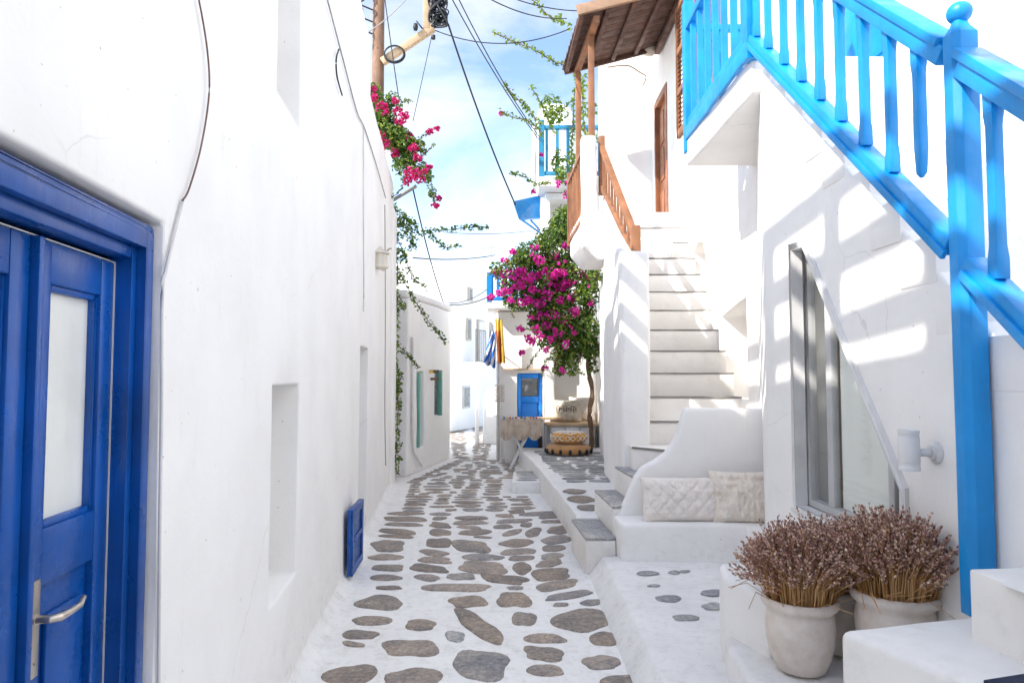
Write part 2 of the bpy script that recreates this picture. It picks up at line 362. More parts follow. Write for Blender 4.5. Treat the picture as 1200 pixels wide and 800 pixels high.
# the rows further up the lane
def plat_left(Y): return (.6+(6.35-Y)*.077) if Y > 6.3 else .6
def lane(Y):
    xl = LX(Y)+.24 if Y < 10.2 else (-1.75+.183*(Y-10.3)+.15 if Y < 13.3 else -1.15-.12*(Y-13.3))
    xr = plat_left(Y)-.14 if Y < 9.2 else (-.12 if Y < 10.6 else (.1 if Y < 12.4 else (.0 if Y < 13 else -.45)))
    return xl, xr
NC = 5; fr_ = [0, .20, .41, .60, .81, 1]
for ci in range(NC):
    Y = 8.02+R.random()*.12
    while Y < 22:
        d = R.uniform(.055, .125)
        xl, xr = lane(Y); W_ = xr-xl
        w1 = .13*noise.noise(Vector((Y*1.1, ci*3.3, 0))); w2 = .13*noise.noise(Vector((Y*1.1, ci*3.3+3.3, 0)))
        a_, b_ = xl+W_*(fr_[ci]+(w1 if ci else 0)), xl+W_*(fr_[ci+1]+(w2 if ci < NC-1 else 0))
        if Y > 12.9:
            if ci not in (1, 3): break
            a_, b_ = (xl, xl+W_*(.45+w1)) if ci == 1 else (xl+W_*(.50+w1), xr)
        parts = [(a_, b_)] if (b_-a_ < .34 or R.random() < .55) else ([(a_, a_+(b_-a_)*.45), (a_+(b_-a_)*.45, b_)] if R.random() < .5 else [(a_, a_+(b_-a_)*.6), (a_+(b_-a_)*.6, b_)])
        for (p_, q_) in parts:
            wd = (q_-p_)/2-.022-R.random()*.02
            if wd < .05: continue
            xm = (p_+q_)/2; yy = Y+d+R.uniform(-.02, .02)+.07*math.sin(xm*2.2+Y*.5)
            o = outline_world(xm, yy, wd, d*R.uniform(.75, .98), R.uniform(-.10, .10)+.06*xm, R.uniform(2.0, 4.2), 22, .24, R.random()*100)
            stone_mesh(st_, o, 0, .007)
        Y += 2*d+R.uniform(.015, .04)
tag(st_.build('paving_stones', [STONE, STONEG], smooth=True), kind='structure')
# near terrace and far platform
t = MB()
t.prof([(.60, 0, -.02), (.73, 0, .15), (1.9, 0, .15), (1.9, 0, -.02)], (0, 5.6, 0))
tag(t.build('terrace', WG, bevel=.02, seg=3, wob=.012, sub=.15), kind='structure')
t = MB(); t.prism([(.62, 6.3), (.45, 8.67), (.30, 10.6), (.12, 12.45), (1.9, 12.45), (1.9, 6.62), (.80, 6.62), (.80, 6.33), (.60, 6.33)], -.02, .30)
tag(t.build('raised_platform', WG, bevel=.025, seg=3, wob=.012, sub=.2), kind='structure')
t = MB(); t.prism([(.0, 9.4), (.42, 9.42), (.34, 10.5), (.02, 10.5)], -.02, .15)
tag(t.build('kerb_step', WG, bevel=.02, seg=3, wob=.008, sub=.2), kind='structure')
d_ = MB()
for i, (x, y, a, b) in enumerate([(880,285,50,11),(1050,275,22,5),(905,343,32,6),(972,403,58,17),(1055,493,60,14)]):
    px_stone(d_, 540+x/4, 600+y/4, a/4, b/4, 0, z=.158, seed=i+5)
px_stone(d_, 835, 694, 14, 3.6, 0, z=.158, seed=31); px_stone(d_, 836, 710, 13, 4.2, 0, z=.158, seed=32); px_stone(d_, 790, 670, 7, 2.0, 0, z=.158, seed=33)
for i, (x, y, a, b) in enumerate([(560,375,75,14),(612,422,82,20),(640,472,60,18)]):
    px_stone(d_, 560+x/5, 500+y/5, a/5, b/5, 2, z=.307, seed=i+15, mi=1)
Y = 8.5
while Y < 11.9:
    x = plat_left(Y)+.17+R.random()*.06; d = .06+R.random()*.03
    while x < 1.3:
        wd = R.uniform(.12, .24); o = outline_world(x+wd, Y+R.uniform(-.02, .02), wd, d, R.uniform(-.05, .05), 2.2, 16, .1, R.random()*50)
        stone_mesh(d_, o, .307, .005, 0); x += 2*wd+.04
    Y += 2*d+.05
for k in range(5):
    o = outline_world(.21+R.uniform(-.02, .02), 9.55+k*.2, .15, .07, .03, 2.3, 16, .1, k*2.2); stone_mesh(d_, o, .156, .004)
tag(d_.build('terrace_stones', [STONEG, STONE], smooth=True), kind='structure')
# ------------------------------------------------------------------ left house
LH = thing('whitewashed_house', 'long whitewashed house on the left with cobalt double door and blank niches', 'house', (LX(4), 4, 0))
def lbox(y0, y1, r0, r1, z0, z1): # slab following the left front; r = recess depth (negative = proud)
    return MB().prism([(LX(y0, r0), y0), (LX(y1, r0), y1), (LX(y1, r1), y1), (LX(y0, r1), y0)], z0, z1)
m = MB()
m.prism([(LX(-4), -4), (LX(10.3), 10.3), (-5.2, 10.3), (-5.2, -4)], -.05, 4.48)
wall = m.build('wall', WH, LH)
n1a, n1b = onL(318, 500), onL(350, 500)
cuts = [lbox(n1a.y, n1b.y, -.3, .30, onL(350, 662).z-.02, onL(350, 450).z),
        lbox(onL(326, 60).y, onL(353, 60).y, -.3, .45, onL(353, 153).z, 4.3),
        lbox(onL(421, 500).y, onL(430.5, 500).y, -.3, .28, .02, onL(430, 408).z),
        lbox(1.06, 1.867, -.3, .22, -.02, 2.02)]
boolean(wall, [cutter(c) for c in cuts]); finish(wall, .012, 3, .006, .22, 30)
# taller chimney-like block above the eaves, set just behind the front
b_ = MB(); b_.prism([(LX(6.0, .03), 6.0), (LX(7.15, .03), 7.15), (LX(7.15, 1.2), 7.15), (LX(6.0, 1.2), 6.0)], 4.44, 5.2)
b_.build('parapet_block', WH, LH, bevel=.05, seg=3, wob=.015, sub=.2)
# end pilaster with soft cap
b_ = MB(); b_.prism([(LX(9.75, -.045), 9.75), (LX(10.32, -.05), 10.32), (LX(10.32, .3), 10.32), (LX(9.75, .3), 9.75)], 0, 4.05)
b_.build('pilaster', WH, LH, bevel=.03, seg=3, wob=.01, sub=.2)
# cove where wall meets lane
b_ = MB(); pf = []
for k in range(7):
    a = k/6*PI/2; pf.append((-.13+.13*math.sin(a)-.02+.02, .10-.10*math.cos(a)))
segs = 50; vs = []
for i in range(segs+1):
    Y = 2.0+i*(8.2)/segs; 
    if 0: pass
    for k in range(7):
        a = k/6*PI/2; r = -(.12*(1-math.cos(a))) ; zz = .11*(1-math.sin(a))+.001
        wv = noise.noise(Vector((Y*1.3, 0, 3)))*.03
        vs.append((LX(Y, r-(wv*.6 if k > 2 else 0)+.008), Y, zz*(1+wv*4)))
b_.add(vs, [(i*7+k, (i+1)*7+k, (i+1)*7+k+1, i*7+k+1) for i in range(segs) for k in range(6)])
b_.build('plaster_skirt', WG, LH, smooth=True)
# roof terrace fence of this house (its shadow falls on the facing wall)
b_ = MB()
for z in (4.80, 5.19, 5.58): b_.prism([(LX(-3.5, .20), -3.5), (LX(5.9, .20), 5.9), (LX(5.9, .26), 5.9), (LX(-3.5, .26), -3.5)], z, z+.15)
for y in [-3.4+.86*k for k in range(11)]: b_.box(LX(y, .27)-.1, LX(y, .27), y, y+.14, 4.46, 5.78)
b_.build('roof_fence', WHITEP, LH)
HZ = thing('unseen_shade_house', 'unseen white house added behind the viewpoint to deepen the shade in the lane', 'house', (1, -6, 0))
m = MB(); m.box(-5.2, 6, -9, -5, 0, 5.5); m.box(1.9, 6, -5, -2.2, 0, 3.6); m.build('wall', WH, HZ, bevel=.03)  # out of view, added to cut sky light and darken the wall reveals
# ---- cobalt double door
fr = MB()
def lb(y0, y1, r0, r1, z0, z1, mb):
    mb.prism([(LX(y0, r0), y0), (LX(y1, r0), y1), (LX(y1, r1), y1), (LX(y0, r1), y0)], z0, z1); return mb
ZT = 2.0
for (a, b2, r0) in ((1.845, 1.862, .028), (1.80, 1.845, .020), (1.768, 1.80, .045)):
    lb(a, b2, r0, .13, 0, ZT-(1.862-b2), fr); lb(2.84-b2-.0, 2.84-a, r0, .13, 0, ZT-(1.862-b2), fr)
    lb(2.84-a, a, r0, .13, ZT-(1.862-a), ZT-(1.862-b2), fr)
dfr = fr.build('door_frame', COB, LH, bevel=.004, seg=2)
def leaf(ya, yb, name, handle):
    L = MB(); r = .088; z0, z1 = .03, ZT-.108; sw = .052
    lb(ya, ya+sw, r, r+.045, z0, z1, L); lb(yb-sw-.012, yb, r, r+.045, z0, z1, L)
    ga, gb = ya+sw, yb-sw-.012
    for (za, zb) in ((z0, .2), (1.15, 1.27), (1.80, z1)): lb(ga, gb, r+.001, r+.044, za, zb, L)
    lb(ga, gb, r+.018, r+.035, .2, 1.15, L)                        # lower panel field
    lb(ga+.035, gb-.035, r+.006, r+.018, .28, 1.08, L)             # raised panel
    for (u0, u1, v0, v1) in ((ga, ga+.014, 1.27, 1.8), (gb-.014, gb, 1.27, 1.8), (ga+.014, gb-.014, 1.27, 1.284), (ga+.014, gb-.014, 1.786, 1.8)):
        lb(u0, u1, r+.009, r+.04, v0, v1, L)
    o = L.build('door_leaf', COB, LH, bevel=.004, seg=2)
    P = MB(); lb(ga+.014, gb-.014, r+.026, r+.031, 1.284, 1.786, P); P.build('glass_pane', FROST, o)
    G = MB(); y = ya+.026; n_ = Vector((1, .1, 0)).normalized()
    if handle:
        lb(y-.014, y+.014, r-.006, r, .97, 1.17, G)
        hp = Vector((LX(y, r), y, 1.09)); u = Vector((-.1, 1, 0)).normalized()
        G.tube([hp, hp+n_*.035, hp+n_*.047+u*.012, hp+n_*.05+u*.05+Vector((0, 0, .0)), hp+n_*.052+u*.082+Vector((0, 0, .002)), hp+n_*.047+u*.108+Vector((0, 0, .012))], [.009, .009, .010, .008, .0075, .006], 10)
        G.lathe([(.012, 0), (.012, .004), (0, .005)], hp+n_*.004, 16, axis=n_)
        hp2 = Vector((LX(y, r), y, 1.0)); G.lathe([(.0045, 0), (.0045, .009), (0, .009)], hp2, 10, axis=n_)
        G.build('handle', STEEL, o, bevel=.001, seg=2)
    return o
leaf(1.432, 1.765, 'r', True); leaf(1.075, 1.405, 'l', False)
S_ = MB(); lb(1.408, 1.429, .07, .13, .03, ZT-.108, S_); S_.build('meeting_stile', COB, LH, bevel=.004)
S_ = MB(); lb(1.7655, 1.7675, .086, .10, .03, ZT-.106, S_); lb(1.075, 1.7655, .086, .10, ZT-.1075, ZT-.105, S_); S_.build('gap_strip', WHITEP, LH)  # thin white strip drawn along the gap between leaf and frame
B_ = MB(); lb(1.05, 1.87, .15, .2, 0, 2.0, B_); B_.build('door_backing', COB, LH)
# little blue hatch shutter low on the wall
h = thing('hatch_shutter', 'small cobalt blue wooden shutter standing slightly open low on the left wall', 'shutter', onZ(415, 660, 0))
a = Vector((LX(5.35, -.03), 5.35, 0)); dirv = Vector((-.055, 1, 0)).normalized(); nn = Vector((1, .055, 0)).normalized()
hb = MB()
def hplate(u0, u1, v0, v1, d0, d1, mb): mb.prism([(a+dirv*u0+nn*d0).to_2d(), (a+dirv*u1+nn*d0).to_2d(), (a+dirv*u1+nn*d1).to_2d(), (a+dirv*u0+nn*d1).to_2d()], v0, v1)
hplate(0, (.50), .05, .56, 0, .03, hb)
hb.build('board', COB, h, bevel=.004)
hb = MB()
for (u0, u1, v0, v1) in ((0, .50, .05, .11), (0, .50, .50, .56), (0, .06, .11, .50), (.44, .50, .11, .50), (0.06, .44, .29, .33)): hplate(u0, u1, v0, v1, .031, .045, hb)
hb.build('rail_frame', COB, h, bevel=.004)
# cables on the left front
def cable(name, pts, r, mat, label, cat='cable', group=None, n=6, sm=6):
    P = [Vector(p) for p in pts]; Q = []
    for i in range(len(P)-1):
        p0, p1, p2, p3 = P[max(i-1, 0)], P[i], P[i+1], P[min(i+2, len(P)-1)]
        for k in range(sm):
            t_ = k/sm; Q.append(.5*((2*p1)+(-p0+p2)*t_+(2*p0-5*p1+4*p2-p3)*t_**2+(-p0+3*p1-3*p2+p3)*t_**3))
    Q.append(P[-1]); m = MB(); m.tube(Q, r, n)
    return tag(m.build(name, mat, smooth=True), label, cat, group)
cable('cable', [onL(x, y, -.012) for x, y in ((222, -40), (233, 0), (243, 60), (245, 110), (236, 170), (222, 220), (214, 235))], .003, CABLEB, 'brown cable hanging in a loose curve down the left wall above the cobalt door')
cable('conduit', [onL(x, y, -.008) for x, y in ((214, 235), (205, 270), (194, 318), (190, 345), (189, 500), (187, 640), (186, 800), (185, 900))], .005, CONDUIT, 'thin whitewashed conduit running down the wall beside the cobalt door frame', 'conduit')
cable('cable', [onL(x, y, -.014) for x, y in ((375, -30), (385, 5), (402, 70), (418, 130), (427, 150), (440, 190), (452, 232))], .006, CABLEG, 'thin grey cable running diagonally up the far end of the left wall')
cable('cable', [onL(x, y, -.01) for x, y in ((426, 150), (426, 250), (426.5, 340), (426, 365))], .006, CONDUIT, 'thin whitewashed wire dropping straight down the left wall from the diagonal grey cable')
cable('cable', [onL(x, y, -.05) for x, y in ((451, 240), (451.5, 330), (451.5, 400), (451, 480), (452, 545))], .006, CABLEG, 'grey pipe-like cable down the end pilaster beneath the lantern')
cable('stray_wire', [onL(x, y, -.02) for x, y in ((397, 58), (394, 70), (395, 90), (401, 112))], .006, BLACK, 'short black wire end curling off the left wall beside the grey cable', 'wire')
# lantern
lp = onL(448, 305, -.05)
ln = thing('wall_lantern', 'small cream metal lantern on the end pilaster of the left house', 'lantern', lp)
m = MB(); m.box(lp.x-.005, lp.x+.02, lp.y-.05, lp.y+.05, lp.z-.12, lp.z+.12); m.build('back_plate', CREAM, ln, bevel=.004)
m = MB(); m.tube([lp+Vector((.01, 0, .05)), lp+Vector((.07, 0, .13)), lp+Vector((.12, -.1, .12))], .01, 6); m.build('bracket', CREAM, ln, smooth=True)
lc = lp+Vector((.02, -.22, -.03))
m = MB(); m.lathe([(.085, -.1), (.095, -.09), (.095, -.075), (.08, -.07), (.08, .06), (.11, .065), (.10, .085), (.04, .11), (.015, .15), (0, .15)], lc, 8); m.build('lamp_body', CREAM, ln)
m = MB(); m.tube([lc+Vector((0, 0, .13)), lp+Vector((0.02, 0, .12))], .009, 6); m.build('lamp_arm', CREAM, ln)
# ------------------------------------------------------------------ far left low house with mint door
A0 = Vector((-1.66, 10.9, 0)); A1 = Vector((-1.2, 13.3, 0)); AD = (A1-A0).normalized(); AN = Vector((AD.y, -AD.x, 0))
HA = thing('low_white_house', 'low whitewashed house past the end of the left wall, with mint green door and shutter', 'house', A0)
m = MB(); m.prism([(A0.x, A0.y), (A1.x, A1.y), (-1.5, 14.6), (-6, 14.6), (-6, 10.9)], 0, 2.85)
hw = m.build('wall', WH, HA)
def onA(px, py):
    d = ray(px, py); o = Vector((0, 0, H)); t_ = (A0-o).dot(AN)/d.dot(AN); return o+d*t_
def abox(p, q, d0, d1, z0, z1, mb=None):
    mb = mb or MB(); p = Vector((p.x, p.y, 0)); q = Vector((q.x, q.y, 0))
    return mb.prism([(p+AN*d0).to_2d(), (q+AN*d0).to_2d(), (q+AN*d1).to_2d(), (p+AN*d1).to_2d()], z0, z1)
dA, dB = onA(489, 480), onA(497, 480)
boolean(hw, [cutter(abox(dA, dB, -.18, .3, .40, 1.66))]); finish(hw, .03, 3, .012, .3, 30)
m = MB(); m.prism([(A0.x-.01, A0.y-.04), (A1.x+.05, A1.y+.02), (-1.45, 14.65), (-6, 14.65), (-6, 10.86)], 2.86, 2.98); m.build('roof_edge', WH, HA, bevel=.05, seg=3, wob=.01, sub=.3)
m = abox(dA, dB, -.17, -.12, .41, 1.65); dr = m.build('door', MINT, HA)
m = abox(dA, dA+AD*.06, -.12, .03, .41, 1.65); m.build('door_jamb', MINT, HA)
wA, wB = onA(509, 460), onA(512, 460)
m = abox(wA, wB, -.01, .012, .90, 1.66); m.build('window', DKIN, HA)
m = abox(wB, wB+AD*.05, .012, .09, .88, 1.70); m.build('window_shutter', MINT, HA, bevel=.005)
sA = onA(501, 436); m = MB(); p = sA+AN*.05; m.box(p.x-.02, p.x+.15, p.y, p.y+.03, 1.645, 1.70); m.box(p.x, p.x+.15, p.y, p.y+.03, 1.52, 1.565)
sg = thing('hanging_sign', 'small dark two-bar hanging shop sign between the mint door and the mint shutter', 'sign', p)
m.build('sign_board', BARK, sg)
m = MB(); m.box(p.x-.015, p.x+.05, p.y-.006, p.y-.001, 1.65, 1.695); m.build('yellow_patch', YEL, sg)
cable('drain_pipe', [onA(481, 395)+AN*.03, onA(481, 450)+AN*.03, onA(481.5, 520)+AN*.03, onA(485, 536)+AN*.05, onA(490, 546)+AN*.06], .022, CONDUIT, 'white drain pipe on the low house left of the mint door', 'pipe')
# ------------------------------------------------------------------ back house with balcony
HB = thing('back_white_house', 'taller plain white house closing the end of the lane, beige shutters and tiny balcony', 'house', (-1.83, 19, 0))
m = MB(); m.prism([(-9, 19), (-1.83, 19), (-.3, 23.2), (-.3, 27), (-9, 27)], 0, 4.75)
hb_ = m.build('wall', WH, HB, bevel=.05, seg=3, wob=.02, sub=.8)
b0 = Vector((-1.83, 19, 0)); BDv = (Vector((-.3, 23.2, 0))-b0).normalized(); BN = Vector((BDv.y, -BDv.x, 0))
def onB(px, py):
    d = ray(px, py); o = Vector((0, 0, H)); return o+d*((b0-o).dot(BN)/d.dot(BN))
def bbox(x0, x1, y0, y1, d0, d1):
    p, q = onB(x0, (y0+y1)/2), onB(x1, (y0+y1)/2); zt = onB((x0+x1)/2, y0).z; zb = onB((x0+x1)/2, y1).z
    return MB().prism([(p+BN*d0).to_2d(), (q+BN*d0).to_2d(), (q+BN*d1).to_2d(), (p+BN*d1).to_2d()], zb, zt)
for nm, (x0, x1, y0, y1), mt in (('shutter', (546, 551, 373, 399), BEIGE), ('balcony_door', (558.5, 566, 375, 424), BEIGE), ('shutter', (573.5, 577, 378, 400), BEIGE), ('small_window', (541.5, 549.5, 452, 478), GREYF), ('upper_window', (548, 552.5, 337, 353), BEIGE)):
    fo = bbox(x0, x1, y0, y1, -.02, .05).build(nm, mt, HB)
    bbox(x0+1.1, x1-1.1, y0+2, y1-2, .051, .06).build('pane', DKIN if nm != 'balcony_door' else WHITEP, fo)
bbox(543, 555, 424, 427, .0, .42).build('balcony_slab', WH, HB)
bl = MB(); p, q = onB(543, 424)+BN*.40, onB(555, 424)+BN*.40
bl.bar(Vector((p.x, p.y, 2.95)), Vector((q.x, q.y, 2.95)), .03)
for k in range(6):
    r_ = p.lerp(q, k/5); bl.bar((r_.x, r_.y, 2.0), (r_.x, r_.y, 2.95), .025)
bl.build('balcony_railing', DKIN, HB)
m = bbox(528, 583, 363, 366.5, 0, .08); m.build('string_course', WH, HB, bevel=.02)
# low white garden wall and thin post
m = MB(); m.prof([onY(565, 521, 16), onY(567, 462, 16), onY(572, 454, 16), onY(582, 452, 16), onY(586, 521, 16)], (0, .6, 0))
tag(m.build('garden_wall', WH, bevel=.04, seg=3, wob=.01, sub=.3), 'low white stub wall behind the flagpole, lit by sun', 'wall')
p = onZ(559, 521, 0); m = MB(); m.lathe([(.05, 0), (.045, 1.0), (.03, 1.04), (0, 1.05)], p, 12)
tag(m.build('bollard', WH, smooth=True), 'slim white post standing in the sunny lane left of the stub wall', 'post')
# ------------------------------------------------------------------ house with the azure door
HC = thing('azure_door_house', 'white house at the lane bend with an azure blue door under a narrow ledge', 'house', (.2, 13.2, 0))
m = MB(); m.box(-.30, .62, 13.2, 17, 0, 2.84); cw = m.build('wall', WH, HC)
dx0, dx1 = onY(606, 480, 13.2).x, onY(636, 480, 13.2).x; dzt = onY(620, 437, 13.2).z
boolean(cw, [cutter(MB().box(dx0, dx1, 13.0, 13.36, -.02, dzt))]); finish(cw, .03, 3, .01, .3, 30)
m = MB(); z1 = dzt-.01; x0, x1 = dx0+.01, dx1-.01
for bx_ in ((x0, x0+.07, .02, z1), (x1-.07, x1, .02, z1), (x0+.07, x1-.07, z1-.09, z1), (x0+.07, x1-.07, 1.08, 1.20), (x0+.07, x1-.07, .02, .2), (x0+.07, x1-.07, .45, .53)):
    m.box(bx_[0], bx_[1], 13.27, 13.32, bx_[2], bx_[3])
m.box(x0+.07, x1-.07, 13.30, 13.318, .2, 1.08)
dc = m.build('door', DOORB, HC, bevel=.006)
m = MB(); m.box(x0+.08, x1-.08, 13.296, 13.306, 1.205, z1-.13); m.build('door_pane', DKIN, dc)
m = MB(); m.box(dx0-.25, .62, 13.12, 13.21, dzt+.06, dzt+.085); m.build('lintel_ledge', BEAMW, HC)
m = MB(); m.box(-.48, .62, 12.9, 17.1, 2.86, 3.0); m.build('balcony_slab', WH, HC, bevel=.03, wob=.006)
def railing(parent, p, q, z0, z1, n, mat, bw=.035, rw=.06, names=('handrail', 'bottom_rail', 'baluster')):
    p = Vector(p); q = Vector(q); u = Vector((0, 0, 1))
    MB().bar(p+u*z1, q+u*z1, rw, rw*.8).build(names[0], mat, parent, bevel=.004)
    MB().bar(p+u*z0, q+u*z0, rw*.8, rw*.8).build(names[1], mat, parent, bevel=.004)
    for k in range(n):
        a = p.lerp(q, (k+.5)/n); MB().bar(a+u*(z0+rw*.4), a+u*(z1-rw*.4), bw).build(names[2], mat, parent)
rb = thing('balcony_railing', 'bright azure balcony railing half buried in the pink bougainvillea', 'railing', (0, 12.9, 3.2))
railing(rb, (-.44, 12.95, 0), (.6, 12.95, 0), 3.06, 3.50, 9, DOORB, .05, .08)
for px_ in (-.43, .58): MB().box(px_-.05, px_+.05, 12.90, 13.0, 3.0, 3.56).build('railing_post', SKYB, rb)
# ------------------------------------------------------------------ tall house behind the bougainvillea
HD = thing('tall_white_house', 'tall white house behind the bougainvillea with a roof balcony', 'house', (1.5, 13, 0))
m = MB(); m.box(.63, 3.4, 13.0, 17.5, 0, 5.12); dw = m.build('wall', WH, HD)
boolean(dw, [cutter(MB().box(.74, 1.2, 12.8, 13.5, 4.05, 4.98))]); finish(dw, .03, 3, .01, .5, 30)
m = MB(); m.box(.50, 3.4, 12.6, 17.5, 5.13, 5.32); m.build('balcony_slab', WH, HD, bevel=.03)
m = MB(); m.box(.60, 1.5, 16.2, 17.4, 5.32, 8.25); m.build('stair_hood', WH, HD, bevel=.3, seg=5, wob=.02, sub=.3)
m = MB(); m.box(.62, .80, 12.72, 13.0, 0, 1.9); m.box(.60, .82, 12.70, 13.0, 1.9, 3.0)
m.build('pier', WH, HD, bevel=.03, seg=3, wob=.008, sub=.3)
rd = thing('balcony_railing', 'teal blue railing on the high roof balcony left of the wooden canopy', 'railing', (1, 12.7, 5.3))
railing(rd, (.56, 12.7, 0), (1.75, 12.7, 0), 5.40, 6.28, 6, TEAL, .06, .09)
for x in (.56, 1.75): MB().box(x-.055, x+.055, 12.645, 12.755, 5.32, 6.42).build('railing_post', TEAL, rd)
m = MB(); m.tube([(.44, 13.2, 5.2), (.44, 13.2, 6.5)], .05, 8); tag(m.build('vent_pipe', CONDUIT, smooth=True), 'white vertical pipe beside the high teal railing', 'pipe')
aw = thing('awning', 'tilted bright blue board awning on struts below the high balcony', 'awning', (.3, 13.1, 4.6))
m = MB(); q0, q1, q2, q3 = onY(601, 236, 12.6), onY(632, 229, 13.3), onY(632, 255, 13.3), onY(608, 257, 12.6)
m.prof([q0, q1, q2, q3], (.03, .12, 0)); m.build('board', SKYB, aw)
m = MB(); m.bar(onY(612, 258, 12.7), onY(633, 273, 13.1), .03); m.bar(onY(622, 258, 12.9), onY(633, 270, 13.1), .03); m.build('strut', SKYB, aw)
# ------------------------------------------------------------------ wall of the passage under the outer stairs
# ------------------------------------------------------------------ right house with landing, door and canopy
HR = thing('stair_house', 'tall white house on the right reached by the outer stairs, wooden upper door', 'house', (2.28, 9, 0))
m = MB(); m.box(2.28, 4.2, 6.30, 11.3, 0, 8.2); rw = m.build('wall', WH, HR)
cu = [MB().box(2.1, 2.42, 9.86, 10.72, 3.80, 5.92),
      MB().prof([(2.1, 6.62, 2.36), (2.1, 6.62, 1.36), (2.1, 7.42, 1.36), (2.1, 7.42, 2.24)], (.5, 0, 0)),
      MB().prof([(2.1, 8.0, 3.0), (2.1, 8.0, 2.4), (2.1, 8.55, 2.75), (2.1, 8.55, 3.15), (2.1, 8.3, 3.24), (2.1, 8.1, 3.18)], (.45, 0, 0))]
boolean(rw, [cutter(c) for c in cu]); finish(rw, .025, 3, .012, .25, 30)
m = MB(); m.box(1.45, 2.30, 10.95, 11.3, 0, 7.1); m.build('back_wall', WH, HR, bevel=.03, seg=3, wob=.01, sub=.25)
m = MB(); m.prism([(1.43, 9.1), (2.3, 9.1), (2.3, 11), (1.43, 11)], 3.4, 3.80); m.build('landing', WS, HR, bevel=.02)
m = MB()
for (y0, y1) in ((9.86, 9.95), (10.63, 10.72)): m.box(2.27, 2.40, y0, y1, 3.8, 5.92)
m.box(2.27, 2.40, 9.95, 10.63, 5.82, 5.92); m.build('door_frame', WOOD, HR, bevel=.005)
m = MB(); m.box(2.34, 2.37, 9.95, 10.63, 3.81, 5.82)
for z in (3.95, 4.62, 5.2): 
    for y in (10.0, 10.32): m.box(2.325, 2.342, y, y+.26, z, z+.5)
dd = m.build('wooden_door', WOOD, HR, bevel=.008)
# wooden window with open shutter up on this house
wv_ = MB()
for (y0, y1, z0, z1) in ((7.1, 7.2, 4.8, 6.4), (8.05, 8.15, 4.8, 6.4), (7.2, 8.05, 6.3, 6.4), (7.2, 8.05, 4.8, 4.9), (7.58, 7.66, 4.9, 6.3)): wv_.box(2.22, 2.30, y0, y1, z0, z1)
wo = wv_.build('window_frame', WOODO, HR, bevel=.005)
MB().box(2.265, 2.272, 7.2, 8.05, 4.9, 6.3).build('pane', DKIN, wo)
sh = MB()
for (y0, y1, z0, z1) in ((8.22, 8.29, 4.7, 6.45), (8.76, 8.83, 4.7, 6.45), (8.29, 8.76, 4.7, 4.79), (8.29, 8.76, 5.24, 5.32), (8.29, 8.76, 5.78, 5.86), (8.29, 8.76, 6.36, 6.45)): sh.box(2.16, 2.215, y0, y1, z0, z1)
so_ = sh.build('shutter', WOODO, HR, bevel=.005)
sh = MB()
for z in [4.80+.06*k for k in range(27)]:
    if abs(z-5.28) > .06 and abs(z-5.82) > .06: sh.bar((2.185, 8.29, z), (2.185, 8.76, z), .012, .05, up=(.5, 0, 1))
sh.build('slat', WOODO, so_)
# lamp by the upper door
lp2 = onX(761, 58, 2.12); l2 = thing('porch_lamp', 'round tan porch lamp fixed under the wooden canopy beside the upper door', 'lamp', lp2)
m = MB(); m.lathe([(0, -.1), (.07, -.09), (.11, -.03), (.11, .04), (.09, .06), (0, .06)], lp2, 16); m.build('shade', BEIGE, l2, smooth=True)
m = MB(); m.tube([lp2, (2.3, lp2.y, lp2.z)], .03, 8); m.build('lamp_arm', CREAM, l2)
cable('cable', [onY(712, 79, 10.9), onY(735, 77, 10.9), onY(750, 85, 10.9), onY(757, 90, 10.9), onY(754, 100, 10.9)], .012, BARK, 'brown cable looping on the wall beneath the wooden canopy')
# balcony that juts over the passage
BL = thing('jutting_balcony', 'rounded white balcony with pillar jutting over the passage left of the upper stairs', 'balcony', (1.1, 9.1, 3.3))
m = MB(); m.prof([(.93, 9.0, 3.80), (.93, 9.0, 3.42), (1.10, 9.0, 3.22), (1.42, 9.0, 3.22), (1.42, 9.0, 3.80)], (-.03, 1.5, 0))
m.build('floor_slab', WH, BL, bevel=.04, seg=3, wob=.01, sub=.2)
m = MB(); m.box(.925, 1.13, 8.9, 9.12, 3.28, 4.78); m.build('pillar', WH, BL, bevel=.05, seg=4, wob=.012, sub=.15)
m = MB(); m.prof([(.93, 8.95, 3.85), (.93, 8.95, 3.3), (1.13, 8.95, 3.14), (1.25, 8.95, 3.14), (1.25, 8.95, 3.7)], (0, .2, 0)); m.build('bracket', WH, BL, bevel=.03, seg=3, wob=.01, sub=.15)
rl = thing('wooden_railing', 'short orange wooden railing on the side of the jutting balcony', 'railing', (.95, 9.9, 3.8))
railing(rl, (.95, 9.15, 0), (.90, 10.5, 0), 3.68, 4.60, 7, WOODO, .04, .07)
MB().box(.86, .94, 10.46, 10.54, 3.6, 4.75).build('railing_post', WOODO, rl)
# canopy
CN = thing('wooden_canopy', 'brown plank canopy on posts over the upper landing', 'canopy', (1.1, 9.1, 3.8))
def cz(x): return 6.22+(x-.8)*.26
m = MB(); n_ = 9
for k in range(n_):
    y0 = 8.62+k*(1.62/n_); xl = .87-(y0-8.62)*.07
    m.prof([(xl, y0+.004, cz(xl)+.05), (xl, y0+.004, cz(xl)+.08), (2.28, y0+.004, cz(2.28)+.08), (2.28, y0+.004, cz(2.28)+.05)], (0, 1.62/n_-.008, 0))
m.build('roof_boards', ROOFW, CN, bevel=.004)
for x in (.9, 1.25, 1.6, 1.95):
    MB().bar((x, 8.62, cz(x)+.015), (x-.06, 10.22, cz(x)+.015), .06, .07).build('rafter', ROOFW, CN, bevel=.004)
MB().bar((.84, 8.585, cz(.84)+.07), (2.28, 8.585, cz(2.28)+.07), .05, .13).build('fascia', WOODF, CN, bevel=.005)
